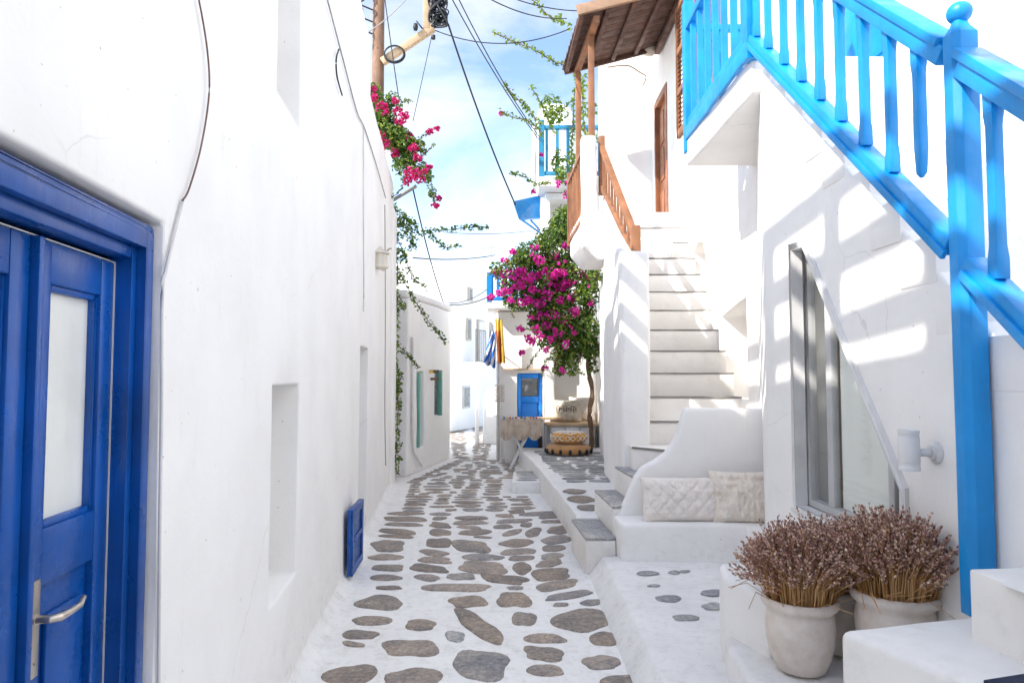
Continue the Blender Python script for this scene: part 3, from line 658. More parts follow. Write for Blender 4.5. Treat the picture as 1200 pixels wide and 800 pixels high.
MB().bar((.80, 10.26, cz(.8)+.04), (2.28, 10.26, cz(2.28)+.04), .05, .10).build('rear_beam', ROOFW, CN, bevel=.005)
MB().bar((1.10, 8.66, cz(1.1)-.065), (.99, 10.22, cz(1.1)-.065), .08, .09).build('side_beam', WOODO, CN, bevel=.005)
MB().bar((2.22, 8.66, cz(2.2)-.04), (2.22, 10.22, cz(2.2)-.04), .08, .09).build('wall_beam', ROOFW, CN, bevel=.005)
MB().bar((1.07, 9.03, 4.76), (1.07, 9.03, cz(1.07)-.11), .08).build('post', WOODO, CN, bevel=.006)
MB().bar((1.00, 10.12, 3.81), (1.00, 10.12, cz(1.)-.10), .08).build('post', WOODO, CN, bevel=.006)
# ------------------------------------------------------------------ first staircase
ST = thing('staircase', 'steep whitewashed outer stairs climbing to the wooden upper door', 'stairs', (1.7, 6.8, 0))
def slab_step(poly, z, z0, treadmat=None, edge=True):
    MB().prism(poly, z0, z-.022).build('step', WS, ST, bevel=.012, seg=3, wob=.006, sub=.12)
    c = sum((Vector(p) for p in poly), Vector((0, 0)))/len(poly)
    big = [(c+(Vector(p)-c)*1.0) for p in poly]
    mb = MB(); mb.prism([(p.x, p.y) for p in big], z-.021, z)
    mb.build('tread', treadmat or SLATE, ST, bevel=.003)
zs = lambda k: 1.39+.241*k
ys = lambda k: 6.85+.235*k
for k in range(0, 11):
    yl = ys(k)-.012; xr = 2.30; xl = 1.28
    z = zs(k)
    MB().prism([(xl, ys(k)), (xr, ys(k)), (xr, ys(k)+.32), (xl, ys(k)+.32)], z-.36, z-.016).build('step', WS, ST, bevel=.006, seg=2, wob=.006, sub=.12)
    m = MB(); n_ = 14; vs = []
    for i in range(n_+1):
        x = xl+(xr-xl)*i/n_; e = .016*max(0, noise.noise(Vector((x*4, k*3.3, 0)))+.35)
        vs += [(x, ys(k)-e, z-.014), (x, ys(k)-e, z-.001-.006*max(0, noise.noise(Vector((x*6, k*2.1, 5))))), (x, ys(k)+.25, z-.001), (x, ys(k)+.25, z-.014)]
    m.add(vs, [(i*4+j, i*4+(j+1) % 4, i*4+4+(j+1) % 4, i*4+4+j) for i in range(n_) for j in range(4)]+[(0, 3, 2, 1), (n_*4, n_*4+1, n_*4+2, n_*4+3)])
    m.build('tread_edge', SLEDGE, ST)
MB().box(1.28, 2.30, 6.99, 9.2, 0, 1.05).build('stair_base', WS, ST)
# winders and lower blocks
WZ = {-1: 1.165, -2: .94, -3: .73, -4: .51, -5: .29}
slab_step([(1.22, 6.62), (2.3, 6.60), (2.3, 6.98), (1.2, 6.98)], WZ[-1], 0, WS)
slab_step([(1.12, 6.38), (1.62, 5.86), (2.3, 5.86), (2.3, 6.60), (1.12, 6.62)], WZ[-2], 0, WS)
slab_step([(.99, 6.62), (1.06, 5.84), (1.62, 5.86), (1.12, 6.38), (1.12, 6.64)], WZ[-3], 0)
slab_step([(.79, 6.6), (.84, 5.76), (1.06, 5.82), (.99, 6.6)], WZ[-4], 0)
slab_step([(.545, 6.32), (.595, 5.6), (.84, 5.6), (.79, 6.32)], WZ[-5], 0)
for pl, z in (([(1.22, 6.612), (2.3, 6.592), (2.3, 6.62), (1.22, 6.64)], WZ[-1]), ([(1.112, 6.38), (1.615, 5.852), (1.64, 5.87), (1.13, 6.40)], WZ[-2])):
    MB().prism(pl, z-.016, z+.001).build('tread_edge', SLEDGE, ST)
# tall rounded parapet on the left of the flight
m = MB(); m.prism([(1.045, 6.56), (1.335, 6.56), (1.335, 6.92), (1.36, 9.15), (1.22, 9.15), (1.20, 8.2)], 0, 4.5)
pw = m.build('parapet', WH, ST)
boolean(pw, [cutter(MB().prof([(0, 6.0, 2.80), (0, 6.93, 2.82), (0, 9.3, 4.12), (0, 9.3, 5), (0, 6.0, 5)], (3, 0, 0)))])
finish(pw, .07, 4, .014, .15, 30)
# bench back: parapet with the swept curve
pts = [(900, 478), (803, 478), (799, 492), (795, 506), (788, 521), (779, 532), (766, 541), (752, 548), (744, 560), (737, 578), (731, 592), (724, 604), (718, 628)]
P = [onY(x, y, 5.74) for x, y in pts]; P = [Vector((2.2, 5.74, P[0].z))]+P[1:]+[Vector((P[-1].x, 5.74, .05)), Vector((2.2, 5.74, .05))]
m = MB(); m.prof(P, (0, .12, 0)); m.build('swept_parapet', WH, ST, bevel=.03, seg=3, wob=.010, sub=.12)
# bench
m = MB(); m.prism([(.86, 5.42), (.83, 5.75), (2.2, 5.75), (1.95, 5.0), (1.85, 5.38)], .1, .44)
tag(m.build('masonry_bench', WH, bevel=.035, seg=4, wob=.012, sub=.12), 'whitewashed masonry bench under the two cream pillows', 'bench')
# passage wall
m = MB(); m.prism([(1.25, 8.6), (1.44, 9.5), (1.50, 11.0), (1.62, 13.1), (1.44+.8, 13.1), (1.45+.6, 8.6)], 0, 3.35)
pwall = m.build('passage_wall', WH)
boolean(pwall, [cutter(MB().prism([(1.2, 9.25), (1.2, 9.95), (1.62, 9.95), (1.62, 9.25)], .31, 1.7))]); finish(pwall, .02, 3, .012, .25, 30)
tag(pwall, 'white side wall beneath the jutting balcony, dappled by bougainvillea shade', 'wall')
m = MB(); m.tube([(1.40, 9.62, .32), (1.40, 9.62, 3.2)], .05, 10); tag(m.build('drain_pipe', CONDUIT, smooth=True), 'thick white drain pipe on the passage wall under the jutting balcony', 'pipe')
# wooden stair railing
wr = thing('wooden_railing', 'orange wooden handrail rising along the parapet of the outer stairs', 'railing', (1.26, 7, 2.9))
pa, pb = Vector((1.265, 6.95, 0)), Vector((1.20, 9.0, 0)); z0a, z0b = 2.86, 4.08
MB().bar(pa+Vector((0, 0, 3.02)), pb+Vector((0, 0, 4.66)), .07, .06).build('handrail', WOODO, wr, bevel=.006)
MB().bar(pa+Vector((0, 0, z0a-.05)), pb+Vector((0, 0, z0b+.03)), .05, .06).build('bottom_rail', WOODO, wr, bevel=.005)
MB().bar(pa+Vector((0, -.02, 2.7)), pa+Vector((0, -.02, 3.13)), .09).build('newel_post', WOODO, wr, bevel=.006)
MB().bar(pb+Vector((0, 0, 4.0)), pb+Vector((0, 0, 4.80)), .08).build('newel_post', WOODO, wr, bevel=.006)
for k in range(10):
    t_ = (k+.7)/10.5; p = pa.lerp(pb, t_)
    MB().bar(p+Vector((0, 0, z0a-.03+(z0b+.03-z0a+.03)*t_)), p+Vector((0, 0, 3.0+(4.64-3.0)*t_)), .027).build('baluster', WOODO, wr)
# ------------------------------------------------------------------ right near house with the blue stair
HN = thing('near_white_house', 'white house on the right with stairs up its side and a sloping gallery window', 'house', (1.74, 3.5, 0))
ZR = lambda Y: 1.957+.887*(Y-2.42)          # bottom rail centre line
WX = 1.745
m = MB(); m.prof([(WX, 1.2, -.05), (WX, 4.72, -.05), (WX, 4.72, 3.7), (WX, 4.6, 3.68), (WX, 1.75, ZR(1.75)-.28), (WX, 1.2, ZR(1.2)-.28)], (.95, 0, 0))
sw = m.build('wall', WH, HN)
def onW(px, py): return onX(px, py, WX)
W = [onW(928, 292), onW(944, 287), onW(1061, 573), onW(1068, 690), onW(942, 603)]
W = [Vector((WX, p.y, p.z)) for p in W]; W[4].z = .80; W[3] = Vector((WX, W[2].y, .80)); W[0].y = W[4].y = 4.20
c_ = MB(); c_.prof([v-Vector((.2, 0, 0)) for v in W], (.42, 0, 0))
boolean(sw, [cutter(c_)]); finish(sw, .016, 3, .010, .2, 30)
m = MB(); m.prism([(WX, 4.70), (2.285, 6.305), (3.0, 6.305), (3.0, 4.70)], 0, 3.58); m.build('side_wall', WH, HN, bevel=.02, seg=3, wob=.010, sub=.2)
m = MB(); m.box(2.66, 4.0, -1, 6.31, 0, 8.2)
uw = m.build('upper_wall', WH, HN)
boolean(uw, [cutter(MB().box(2.5, 2.78, 4.72, 5.55, 3.84, 6.0))]); finish(uw, .02, 3, .012, .3, 30)
m = MB(); m.prism([(1.68, 4.68), (2.67, 4.68), (2.67, 6.40), (1.645, 6.38)], 3.575, 3.84); m.build('landing_slab', WH, HN, bevel=.03, seg=3, wob=.010, sub=.15)
m = MB(); m.box(2.70, 2.74, 4.73, 5.54, 3.85, 5.99)
for z in (3.95, 4.95): m.box(2.685, 2.70, 4.82, 5.08, z, z+.8); m.box(2.685, 2.70, 5.2, 5.46, z, z+.8)
m.build('blue_door', SKYB, HN, bevel=.008)
k = 0; Y = 1.55
while True:
    z = ZR(Y)-.10
    if z > 3.72: break
    MB().box(1.7415, 2.67, Y, Y+.262 if z < 3.5 else 4.68, z-.20, z).build('step', WH, HN, bevel=.006, seg=2)
    Y += .2475
# window joinery in the sloping opening
wn = MB(); 
def inset(poly, d):
    c = sum(poly, Vector((0, 0, 0)))/len(poly); out = []; n = len(poly)
    for i in range(n):
        p0, p1, p2 = poly[i-1], poly[i], poly[(i+1) % n]
        e1 = (p1-p0).normalized(); e2 = (p2-p1).normalized(); X = Vector((1, 0, 0))
        n1 = X.cross(e1); n2 = X.cross(e2)
        if n1.dot(c-p1) < 0: n1 = -n1
        if n2.dot(c-p1) < 0: n2 = -n2
        b_ = n1+n2; out.append(p1+b_*(d/(1+n1.dot(n2))))
    return out
def ring(mb, poly, d, x0, x1):
    q = inset(poly, d); n = len(poly)
    for i in range(n):
        a, b, c, e = poly[i], poly[(i+1) % n], q[(i+1) % n], q[i]
        mb.prof([Vector((x0, v.y, v.z)) for v in (a, b, c, e)], (x1-x0, 0, 0))
W1 = inset(W, -.03)
trim = MB(); ring(trim, W1, .045, WX-.022, WX+.05); trim.build('window_surround', WHITEP, HN, bevel=.004)
W2 = inset(W, .012); ring(wn, W2, .05, WX+.055, WX+.10)
wf = wn.build('window', GREYF, HN, bevel=.003)
yy = [3.87, 3.28, 3.12, 3.0]
def ztop(y):
    a, b = W[1], W[2]; return a.z+(b.z-a.z)*(y-a.y)/(b.y-a.y)
m = MB()
for y, wd in ((3.90, .07), (3.28, .05), (3.13, .035)): m.box(WX+.06, WX+.10, y-wd/2, y+wd/2, .82, ztop(y)-.06)
m.build('mullion', GREYF, wf, bevel=.003)
m = MB(); q = inset(W, .05); m.add([Vector((WX+.075, v.y, v.z)) for v in q][::-1], [tuple(range(len(q)))]); m.build('pane', GLASS, wf)
m = MB(); m.prof([Vector((WX+.19, v.y, v.z)) for v in inset(W, .01)], (.01, 0, 0)); m.build('backing', GREYP, wf)
m = MB(); m.prof([(WX+.10, 3.84, .86), (WX+.10, 3.32, .86), (WX+.10, 3.32, ztop(3.32)-.10), (WX+.10, 3.84, ztop(3.84)-.1)], (.01, 0, 0)); m.build('curtain', CURT, wf)
m = MB(); m.box(WX+.12, WX+.16, 3.86, 3.94, .84, ztop(3.9)-.08); m.build('warm_glow_post', BEAMW, wf)  # warm lamp glow inside the window, put in as a timber-coloured post
m = MB(); m.prof([(WX-.035, 4.24, .77), (WX-.035, 2.9, .77), (WX-.035, 2.9, .80), (WX-.035, 4.24, .80)], (.10, 0, 0)); m.build('sill', WHITEP, HN, bevel=.004)
# exterior cylinder lamp
lm = onX(1098, 530, WX); L3 = thing('wall_light', 'white cylindrical up-down wall light right of the sloping window', 'lamp', lm)
m = MB(); m.lathe([(.048, 0), (.048, .014), (.030, .02), (.030, .03), (0, .03)], (WX+.003, lm.y, lm.z), 24, axis=(-1, 0, 0)); m.build('mount', WHITEP, L3, bevel=.001)
m = MB(); m.tube([(WX, lm.y, lm.z), (WX-.09, lm.y, lm.z)], .017, 12); m.build('lamp_arm', WHITEP, L3, smooth=True)
m = MB(); m.lathe([(0, -.079), (.036, -.079), (.041, -.083), (.041, -.068), (.039, -.067), (.039, -.05), (.041, -.049), (.041, .049), (.039, .05), (.039, .067), (.041, .068), (.041, .083), (.036, .079), (0, .079)], (WX-.115, lm.y, lm.z+.01), 28); m.build('lamp_body', WHITEP, L3, smooth=True, bevel=.0005)
# lower steps, plinths by the pots, mat
def plinth(poly, z0, z1, label, cat='step', bev=.03):
    m = MB(); m.prism(poly, z0, z1); return tag(m.build('plinth_step', WS if 'step' in cat else WH, bevel=bev, seg=4, wob=.012, sub=.09), label, cat)
Z2 = lambda x, y, z: tuple(onZ(x, y, z).to_2d())
plinth([Z2(981, 735, .765), Z2(1145, 806, .765), (1.36, 1.1), (1.73, 1.1), (1.73, Z2(1138, 713, .765)[1])], .1, .765, 'lower of the two worn white steps in the bottom right corner')
plinth([Z2(1135, 664, .985), (1.73, 2.28), (1.73, 1.0), Z2(1200, 692, .985), (1.53, 1.0)], .73, .985, 'upper white step against the blue post at the right edge')
m = MB(); m.prism([Z2(847, 676, .57), Z2(903, 702, .57), (1.29, 3.28), (1.32, 3.50), (1.74, 3.56), (1.74, 3.80), (1.14, 3.82)], .1, .57)
tag(m.build('plinth', WH, bevel=.03, seg=4, wob=.012, sub=.09), 'angular white masonry plinth behind the lavender pots', 'plinth')
m = MB(); m.prism([(1.07, 3.50), Z2(856, 763, .3), Z2(890, 808, .3), (1.12, 1.5), (1.74, 1.5), (1.74, 3.55), (1.3, 3.55)], .1, .30)
tag(m.build('plinth', WG, bevel=.03, seg=4, wob=.010, sub=.09), 'low white ledge the lavender pots stand on', 'plinth')
m = MB(); m.prism([onZ(1152, 797, .78).to_2d(), onZ(1260, 780, .78).to_2d(), (1.50, 1.5), (1.34, 1.5)], .767, .783)
tag(m.build('door_mat', NAVY, bevel=.003), 'dark navy mat corner on the lower step at the bottom right', 'mat')
# blue stair railing
BR = thing('stair_railing', 'bright blue wooden stair railing with ball-topped newel on the right-hand stairs', 'railing', (1.68, 2.5, .72))
RX = 1.68
pm = MB(); c8 = .022; x0, x1, y0, y1 = 1.640, 1.734, 2.47, 2.563
oc = [(x0+c8, y0), (x1-c8*.4, y0), (x1, y0+c8*.4), (x1, y1-c8), (x1-c8, y1), (x0+c8, y1), (x0, y1-c8), (x0, y0+c8)]
pm.prism(oc, .74, 2.88); cx_, cy_ = 1.687, 2.516
n8 = 8
vs = [(p[0], p[1], 2.88) for p in oc]+[(cx_+(p[0]-cx_)*.62, cy_+(p[1]-cy_)*.62, 2.91) for p in oc]+[(cx_+(p[0]-cx_)*.45, cy_+(p[1]-cy_)*.45, 2.935) for p in oc]
pm.add(vs, [(i, (i+1) % 8, 8+(i+1) % 8, 8+i) for i in range(8)]+[(8+i, 8+(i+1) % 8, 16+(i+1) % 8, 16+i) for i in range(8)]+[tuple(range(16, 24))])
npst = pm.build('newel_post', SKYB, BR, bevel=.004, seg=2, wob=.002, sub=.2)
m = MB(); m.lathe([(0.0, -.042)]+[(.044*math.sin(a), -.042*math.cos(a)) for a in [PI*k/14 for k in range(1, 14)]]+[(0, .042)], (cx_+.004, cy_, 2.968), 24, axis=(.15, 0, 1)); m.build('ball_finial', SKYB, npst, smooth=True)
def srail(name, y0, y1, dz, w_, h_):
    a = Vector((RX, y0, ZR(y0)+dz)); b = Vector((RX, y1, ZR(y1)+dz))
    m = MB(); m.bar(a, b, w_, h_)
    o = m.build(name, SKYB, BR, bevel=.008, seg=2, wob=.003, sub=.3)
    return a, b
for (ya, yb) in ((1.3, 2.47), (2.563, 4.64)):
    srail('bottom_rail', ya, yb, 0, .085, .075); srail('handrail', ya, yb, .74, .085, .075)
    MB().bar((RX-.0, ya, ZR(ya)+.74+.055), (RX, yb, ZR(yb)+.74+.055), .11, .035).build('handrail_cap', SKYB, BR, bevel=.006, seg=2)
    MB().bar((RX-.045, ya, ZR(ya)-.03), (RX-.045, yb, ZR(yb)-.03), .02, .035).build('bead', SKYB, BR, bevel=.004)
for Y, brk in ((1.75, 0), (1.95, 0), (2.15, 0), (2.34, 0), (2.76, 1), (2.97, 0), (3.19, 0), (3.42, 0), (3.65, 0), (3.88, 0), (4.12, 0), (4.37, 0), (4.58, 0)):
    zb = ZR(Y)+(.045 if not brk else .15); zt = ZR(Y)+.70; m = MB(); c = .0235; s2 = .0195
    prof_ = [(c, zb), (c, zb+.07), (s2, zb+.12), (s2, zt-.12), (c, zt-.07), (c, zt+.03)] if not brk else [(.006, zb), (s2*.8, zb+.02), (s2, zb+.12), (s2, zt-.12), (c, zt-.07), (c, zt+.03)]
    vs = []; n = len(prof_)
    for (q, z) in prof_: vs += [(RX-q, Y-q, z), (RX+q, Y-q, z), (RX+q, Y+q, z), (RX-q, Y+q, z)]
    m.add(vs, [(i*4+j, i*4+(j+1) % 4, i*4+4+(j+1) % 4, i*4+4+j) for i in range(n-1) for j in range(4)]+[(3, 2, 1, 0), (n*4-4, n*4-3, n*4-2, n*4-1)])
    o = m.build('baluster', SKYB, BR, bevel=.003)
    if brk: o['label'] = 'broken baluster ending short of the bottom rail'
# landing railing
LR = thing('landing_railing', 'bright blue wooden railing around the high landing at the head of the right-hand stairs', 'railing', (1.69, 5.7, 3.84))
railing(LR, (1.68, 4.70, 0), (1.68, 6.30, 0), 3.98, 4.90, 7, SKYB, .045, .08)
MB().bar((1.645, 4.66, 3.87), (1.645, 6.32, 3.87), .035, .12).build('fascia_board', SKYB, LR, bevel=.005)
railing(LR, (1.74, 6.35, 0), (2.25, 6.35, 0), 4.0, 4.90, 3, SKYB, .045, .07)
for (x, y) in ((1.68, 4.68), (1.68, 6.35)):
    MB().box(x-.05, x+.05, y-.05, y+.05, 3.70 if y > 6 else 3.8, 5.15).build('railing_post', SKYB, LR, bevel=.006)
    m = MB(); m.lathe([(0, -.05)]+[(.05*math.sin(PI*k/10), -.05*math.cos(PI*k/10)) for k in range(1, 10)]+[(0, .05)], (x, y, 5.19), 16); m.build('ball_finial', SKYB, LR, smooth=True)
# ------------------------------------------------------------------ foliage helpers
def leafquad(mb, c, s, nrm, mi=0, fold=.25, asp=.62):
    nrm = Vector(nrm).normalized(); t_ = nrm.cross(Vector((R.uniform(-1, 1), R.uniform(-1, 1), R.uniform(-1, 1))))
    if t_.length < .01: return
    t_.normalize(); b = nrm.cross(t_)
    c = Vector(c); up = nrm*s*fold
    vs = [c-t_*s*.55, c-t_*s*.05+b*s*asp*.5+up, c+t_*s*.6, c-t_*s*.05-b*s*asp*.5+up]
    mb.add(vs, [(0, 1, 2), (0, 2, 3)], mi)
def rnd(): 
    while True:
        v = Vector((R.uniform(-1, 1), R.uniform(-1, 1), R.uniform(-1, 1)))
        if .05 < v.length < 1: return v
def leafcloud(mb, blobs, n, s, shell=.5):
    tot = sum(r[0]**1.6*r[2]**.6 for c, r in blobs)
    for c, r in blobs:
        for _ in range(int(n*(r[0]**1.6*r[2]**.6)/tot)):
            v = rnd()
            if R.random() < shell: v = v.normalized()*R.uniform(.75, 1.08)
            p = Vector(c)+Vector((v.x*r[0], v.y*r[1], v.z*r[2]))
            if noise.noise(p*3.1) < -.22: continue
            leafquad(mb, p, s*R.uniform(.6, 1.25), v*.6+rnd()+Vector((0, 0, .5)))
def bractcluster(mb, c, rad, n, s):
    for _ in range(n):
        v = rnd(); p = Vector(c)+Vector((v.x*rad, v.y*rad*.8, v.z*rad*.85))
        for k in range(3): leafquad(mb, p+rnd()*s*.35, s*R.uniform(.7, 1.2), rnd()+v, 0, .3, .85)
def strandpts(pts, sm=8, jit=0):
    P = [Vector(p) for p in pts]; Q = []
    for i in range(len(P)-1):
        p0, p1, p2, p3 = P[max(i-1, 0)], P[i], P[i+1], P[min(i+2, len(P)-1)]
        for k in range(sm):
            t_ = k/sm; q = .5*((2*p1)+(-p0+p2)*t_+(2*p0-5*p1+4*p2-p3)*t_**2+(-p0+3*p1-3*p2+p3)*t_**3); Q.append(q+rnd()*jit)
    return Q+[P[-1]]
def strand(stem, lf, pts, per=7, s=.06, spread=.05, r=.006):
    Q = strandpts(pts, 10, .01); stem.tube(Q, r, 5, cap=False)
    for a, b in zip(Q, Q[1:]):
        L_ = (b-a).length; n = max(1, int(L_*per*12+R.random()))
        for _ in range(n): leafquad(lf, a.lerp(b, R.random())+rnd()*spread, s*R.uniform(.6, 1.2), rnd()+Vector((0, 0, .4)))
# ---- large bougainvillea on the right
BG = thing('bougainvillea', 'large bougainvillea with magenta blossom hanging over the azure door from a thick twisted trunk', 'flowering plant', (1.35, 11.9, .3))
lf = MB(); fl = MB(); sm_ = MB()
bl_px = [(600,322,20,11.6),(622,305,24,11.6),(650,292,26,11.6),(680,275,22,11.4),(640,330,36,11.7),(672,325,30,11.6),(690,345,16,11.3),(612,345,20,11.7),(652,365,32,11.7),(640,392,16,11.8),(668,392,24,11.7),(688,385,15,11.4),(683,415,10,11.6),(582,315,9,11.6),(672,250,12,11.4),(676,228,8,11.4),(698,322,10,11.0),(655,418,8,11.7),(628,375,10,11.7)]
bl_px += [(662,268,20,11.5),(672,250,14,11.5),(690,300,14,11.3),(640,300,20,11.7),(650,345,24,11.6),(680,360,18,11.6),(640,284,15,11.6),(662,258,17,11.6),(680,246,13,11.6),(616,302,13,11.6),(676,398,24,11.7),(688,425,10,11.7),(662,408,14,11.7),(640,372,16,11.8),(672,428,13,11.7),(692,408,13,11.6),(655,432,8,11.7),(694,430,8,11.7),(598,352,9,11.5)]
blobs = []
for x, y, r, dd_ in bl_px:
    rr = r*dd_/800; blobs.append((onY(x, y, dd_), (rr, min(rr, .42), rr)))
leafcloud(lf, blobs, 25000, .064, .30)
fl_px = [(600,318,11),(593,306,8),(583,318,9),(574,348,7),(586,343,8),(608,334,9),(618,326,10),(634,305,10),(652,300,8),(590,330,7),(641,344,12),(612,353,9),(632,322,7),(666,333,9),(655,336,8),(669,318,6),(648,320,8),(662,288,7),(667,280,6),(682,321,6),(690,326,5),(702,324,6),(625,400,8),(635,393,8),(645,398,7),(640,410,6),(608,385,5),(611,413,4),(660,434,5),(636,431,6),(660,375,9),(672,365,8),(648,368,10),(633,370,8),(676,345,7),(664,403,5),(672,390,4),(620,372,6),(690,355,4),(628,290,6),(601,295,5),(680,300,6),(655,352,8),(622,340,7),(605,325,10),(597,340,8),(620,352,9),(590,322,8),(632,356,10),(643,382,9),(652,390,8),(627,386,8),(618,395,6),(612,318,9),(640,318,8),(660,320,8),(668,350,8),(645,330,10),(600,352,7)]
for x, y, r in fl_px:
    c = onY(x+R.uniform(-2, 2), y, 11.2+R.uniform(-.05, .35)); rr = r*11.4/800*R.uniform(.6, .95)
    bractcluster(fl, c, rr, int((2.0+2.6*R.random())*r), .044)
for x, y, r in [(650,360,30),(625,325,30),(672,330,24)]:
    for _ in range(7): bractcluster(fl, onY(x+R.uniform(-r, r), y+R.uniform(-r, r), 11.2), .035, 4, .04)
def o11(pts, d=11.4): return [onY(x, y, d) for x, y in pts]
for pts in ([(640,400),(628,415),(618,432)], [(650,410),(640,425),(634,440)], [(668,420),(674,432),(684,438)], [(640,385),(622,386),(606,384)], [(620,350),(605,355),(600,372)], [(600,310),(585,312),(572,322)], [(655,400),(650,430),(660,436)], [(672,250),(668,235),(660,222)]):
    strand(sm_, lf, o11(pts), 6, .05, .035)
for k in range(26):     # arching limbs through the crown
    a = onY(690+R.uniform(-4, 4), R.uniform(330, 400), 11.7); x, y, r, dd_ = R.choice(bl_px); b = onY(x, y, dd_)+rnd()*.15
    mid = (a+b)/2+Vector((0, 0, .25)); sm_.tube(strandpts([a, mid, b], 6), .014, 5, r2=.004, cap=False)
tr = MB(); tp = [Vector((1.36, 11.85, .3)), onY(693, 505, 11.8), onY(691, 480, 11.8), onY(694, 455, 11.8), onY(689, 430, 11.75), onY(690, 405, 11.7), onY(691, 380, 11.7), onY(684, 340, 11.7)]
Q = strandpts(tp, 6, .006); tr.tube(Q, .042, 9, r2=.028); Q2 = [q+Vector((.035*math.sin(i*.55), .035*math.cos(i*.55), 0)) for i, q in enumerate(Q)]; tr.tube(Q2, .024, 7, r2=.016)
tr.build('trunk', BARK, BG, smooth=True); lf.build('leaves', LEAF, BG); fl.build('blossom', BRACT, BG); sm_.build('branches', BARK, BG, smooth=True)
# ---- pale climbing vine around the canopy and high balcony
CV = thing('climbing_vine', 'light green climbing vine trailing around the high balcony and canopy posts', 'vine', (1.2, 12.3, 3.5))
lf = MB(); sm_ = MB()
for pts, d in (([(578,38),(600,48),(625,58),(645,70),(668,80)], 11), ([(620,-5),(632,8),(645,20),(662,28)], 11), ([(590,98),(605,115),(622,132),(635,148)], 12), ([(586,130),(603,138),(620,142),(638,158)], 12), ([(622,102),(632,118),(642,140),(650,160)], 12), ([(596,204),(612,206),(630,216),(645,214)], 12), ([(668,82),(680,95),(684,140),(688,180),(684,220),(678,260)], 11.2), ([(676,90),(672,130),(670,180),(672,240)], 12), ([(655,175),(648,195),(662,215)], 12.4), ([(668,120),(655,130),(640,132)], 12)):
    strand(sm_, lf, [onY(x, y, d) for x, y in pts], 6, .075, .055, .009)
leafcloud(lf, [(onY(x, y, d), (r*d/800,)*3) for x, y, r, d in ((645,125,14,12),(653,135,13,12),(655,190,9,12.5),(662,205,12,12.3),(686,100,12,11.6),(690,130,11,11.6),(690,165,12,11.6),(683,205,11,12.2),(670,185,9,12.2),(664,32,8,11),(655,22,6,11))], 760, .085, .05)
lf.build('leaves', LEAFL, CV); sm_.build('stems', BARK, CV, smooth=True)
fl = MB()
for x, y in ((668,214),(655,216),(664,228),(669,236),(634,182-0),(587,133),(625,225)): bractcluster(fl, onY(x, y, 12.2), .08 if x > 640 else .04, 14, .045)
fl.build('blossom', BRACT, CV)
# ---- bougainvillea on the left roof edge with long trailing shoots
BT = thing('bougainvillea', 'crimson flowering bougainvillea spilling over the end of the left roof with long bare trailing shoots', 'flowering plant', (-1.7, 9.9, 4.4))
lf = MB(); fl = MB(); sm_ = MB()
DL = 9.8
leafcloud(lf, [(onY(x, y, d), (r*d/800, .3, r*d/800)) for x, y, r, d in ((438,112,11,DL),(445,135,17,DL),(455,155,19,DL),(468,165,16,DL),(475,185,15,DL),(487,195,12,DL),(462,120,9,DL),(493,172,6,DL),(500,205,7,DL),(506,225,5,DL),(470,200,9,DL),(478,172,13,DL),(440,150,12,DL))], 6500, .055, .35)
for x, y, r in ((437,104,5),(448,128,9),(438,115,5),(442,160,9),(450,170,8),(466,130,6),(470,142,7),(475,135,5),(478,160,6),(484,175,7),(483,203,9),(490,208,8),(478,212,6),(463,180,6),(489,185,5),(504,162-8,4),(512,151,3),(463,118,4),(514,232,4),(510,242,4),(503,195,3),(498,200,3),(446,180,6)):
    bractcluster(fl, onY(x, y, DL-.25+R.uniform(-.1, .1)), r*DL/800, int(r*4), .042)
for pts in ([(485,170),(495,160),(508,152),(516,150)], [(490,185),(500,178),(509,168)], [(498,195),(505,215),(508,235),(515,242)], [(475,205),(470,222),(458,232)], [(478,120),(475,118),(482,117)]):
    strand(sm_, lf, [onY(x, y, DL) for x, y in pts], 5, .05, .03)
for pts, d in (([(457,238),(470,250),(485,262),(492,275),(500,270),(520,270),(545,267),(572,266)], 10.6), ([(460,262),(475,268),(488,283),(478,292)], 10.45), ([(462,275),(478,278),(488,290)], 10.45), ([(463,268),(474,300),(484,325),(490,330),(500,338)], 10.5), ([(463,300),(470,322),(482,345),(492,362),(505,380),(522,402)], 10.5), ([(464,350),(472,358),(476,362)], 10.4), ([(463,402),(472,410),(480,420),(490,430)], 10.5), ([(464,240),(462,300),(465,350),(463,420),(466,470),(464,540),(465,556)], 10.38), ([(500,272),(512,282),(522,290),(538,288)], 10.6), ([(463,430),(470,440),(466,455),(468,480)], 10.4)):
    strand(sm_, lf, [onY(x, y, d) for x, y in pts], 9, .06, .06, .007)
leafcloud(lf, [(onY(x, y, d), (r*d/800, .12, r*d/800)) for x, y, r, d in ((467,300,9,10.4),(466,540,6,10.35),(466,325,8,10.4),(472,258,9,10.4),(468,360,6,10.4),(466,450,5,10.35),(466,520,5,10.35),(482,265,7,10.5))], 620, .055, .2)
lf.build('leaves', LEAF, BT); fl.build('blossom', BRACTR, BT); sm_.build('shoots', BARK, BT, smooth=True)
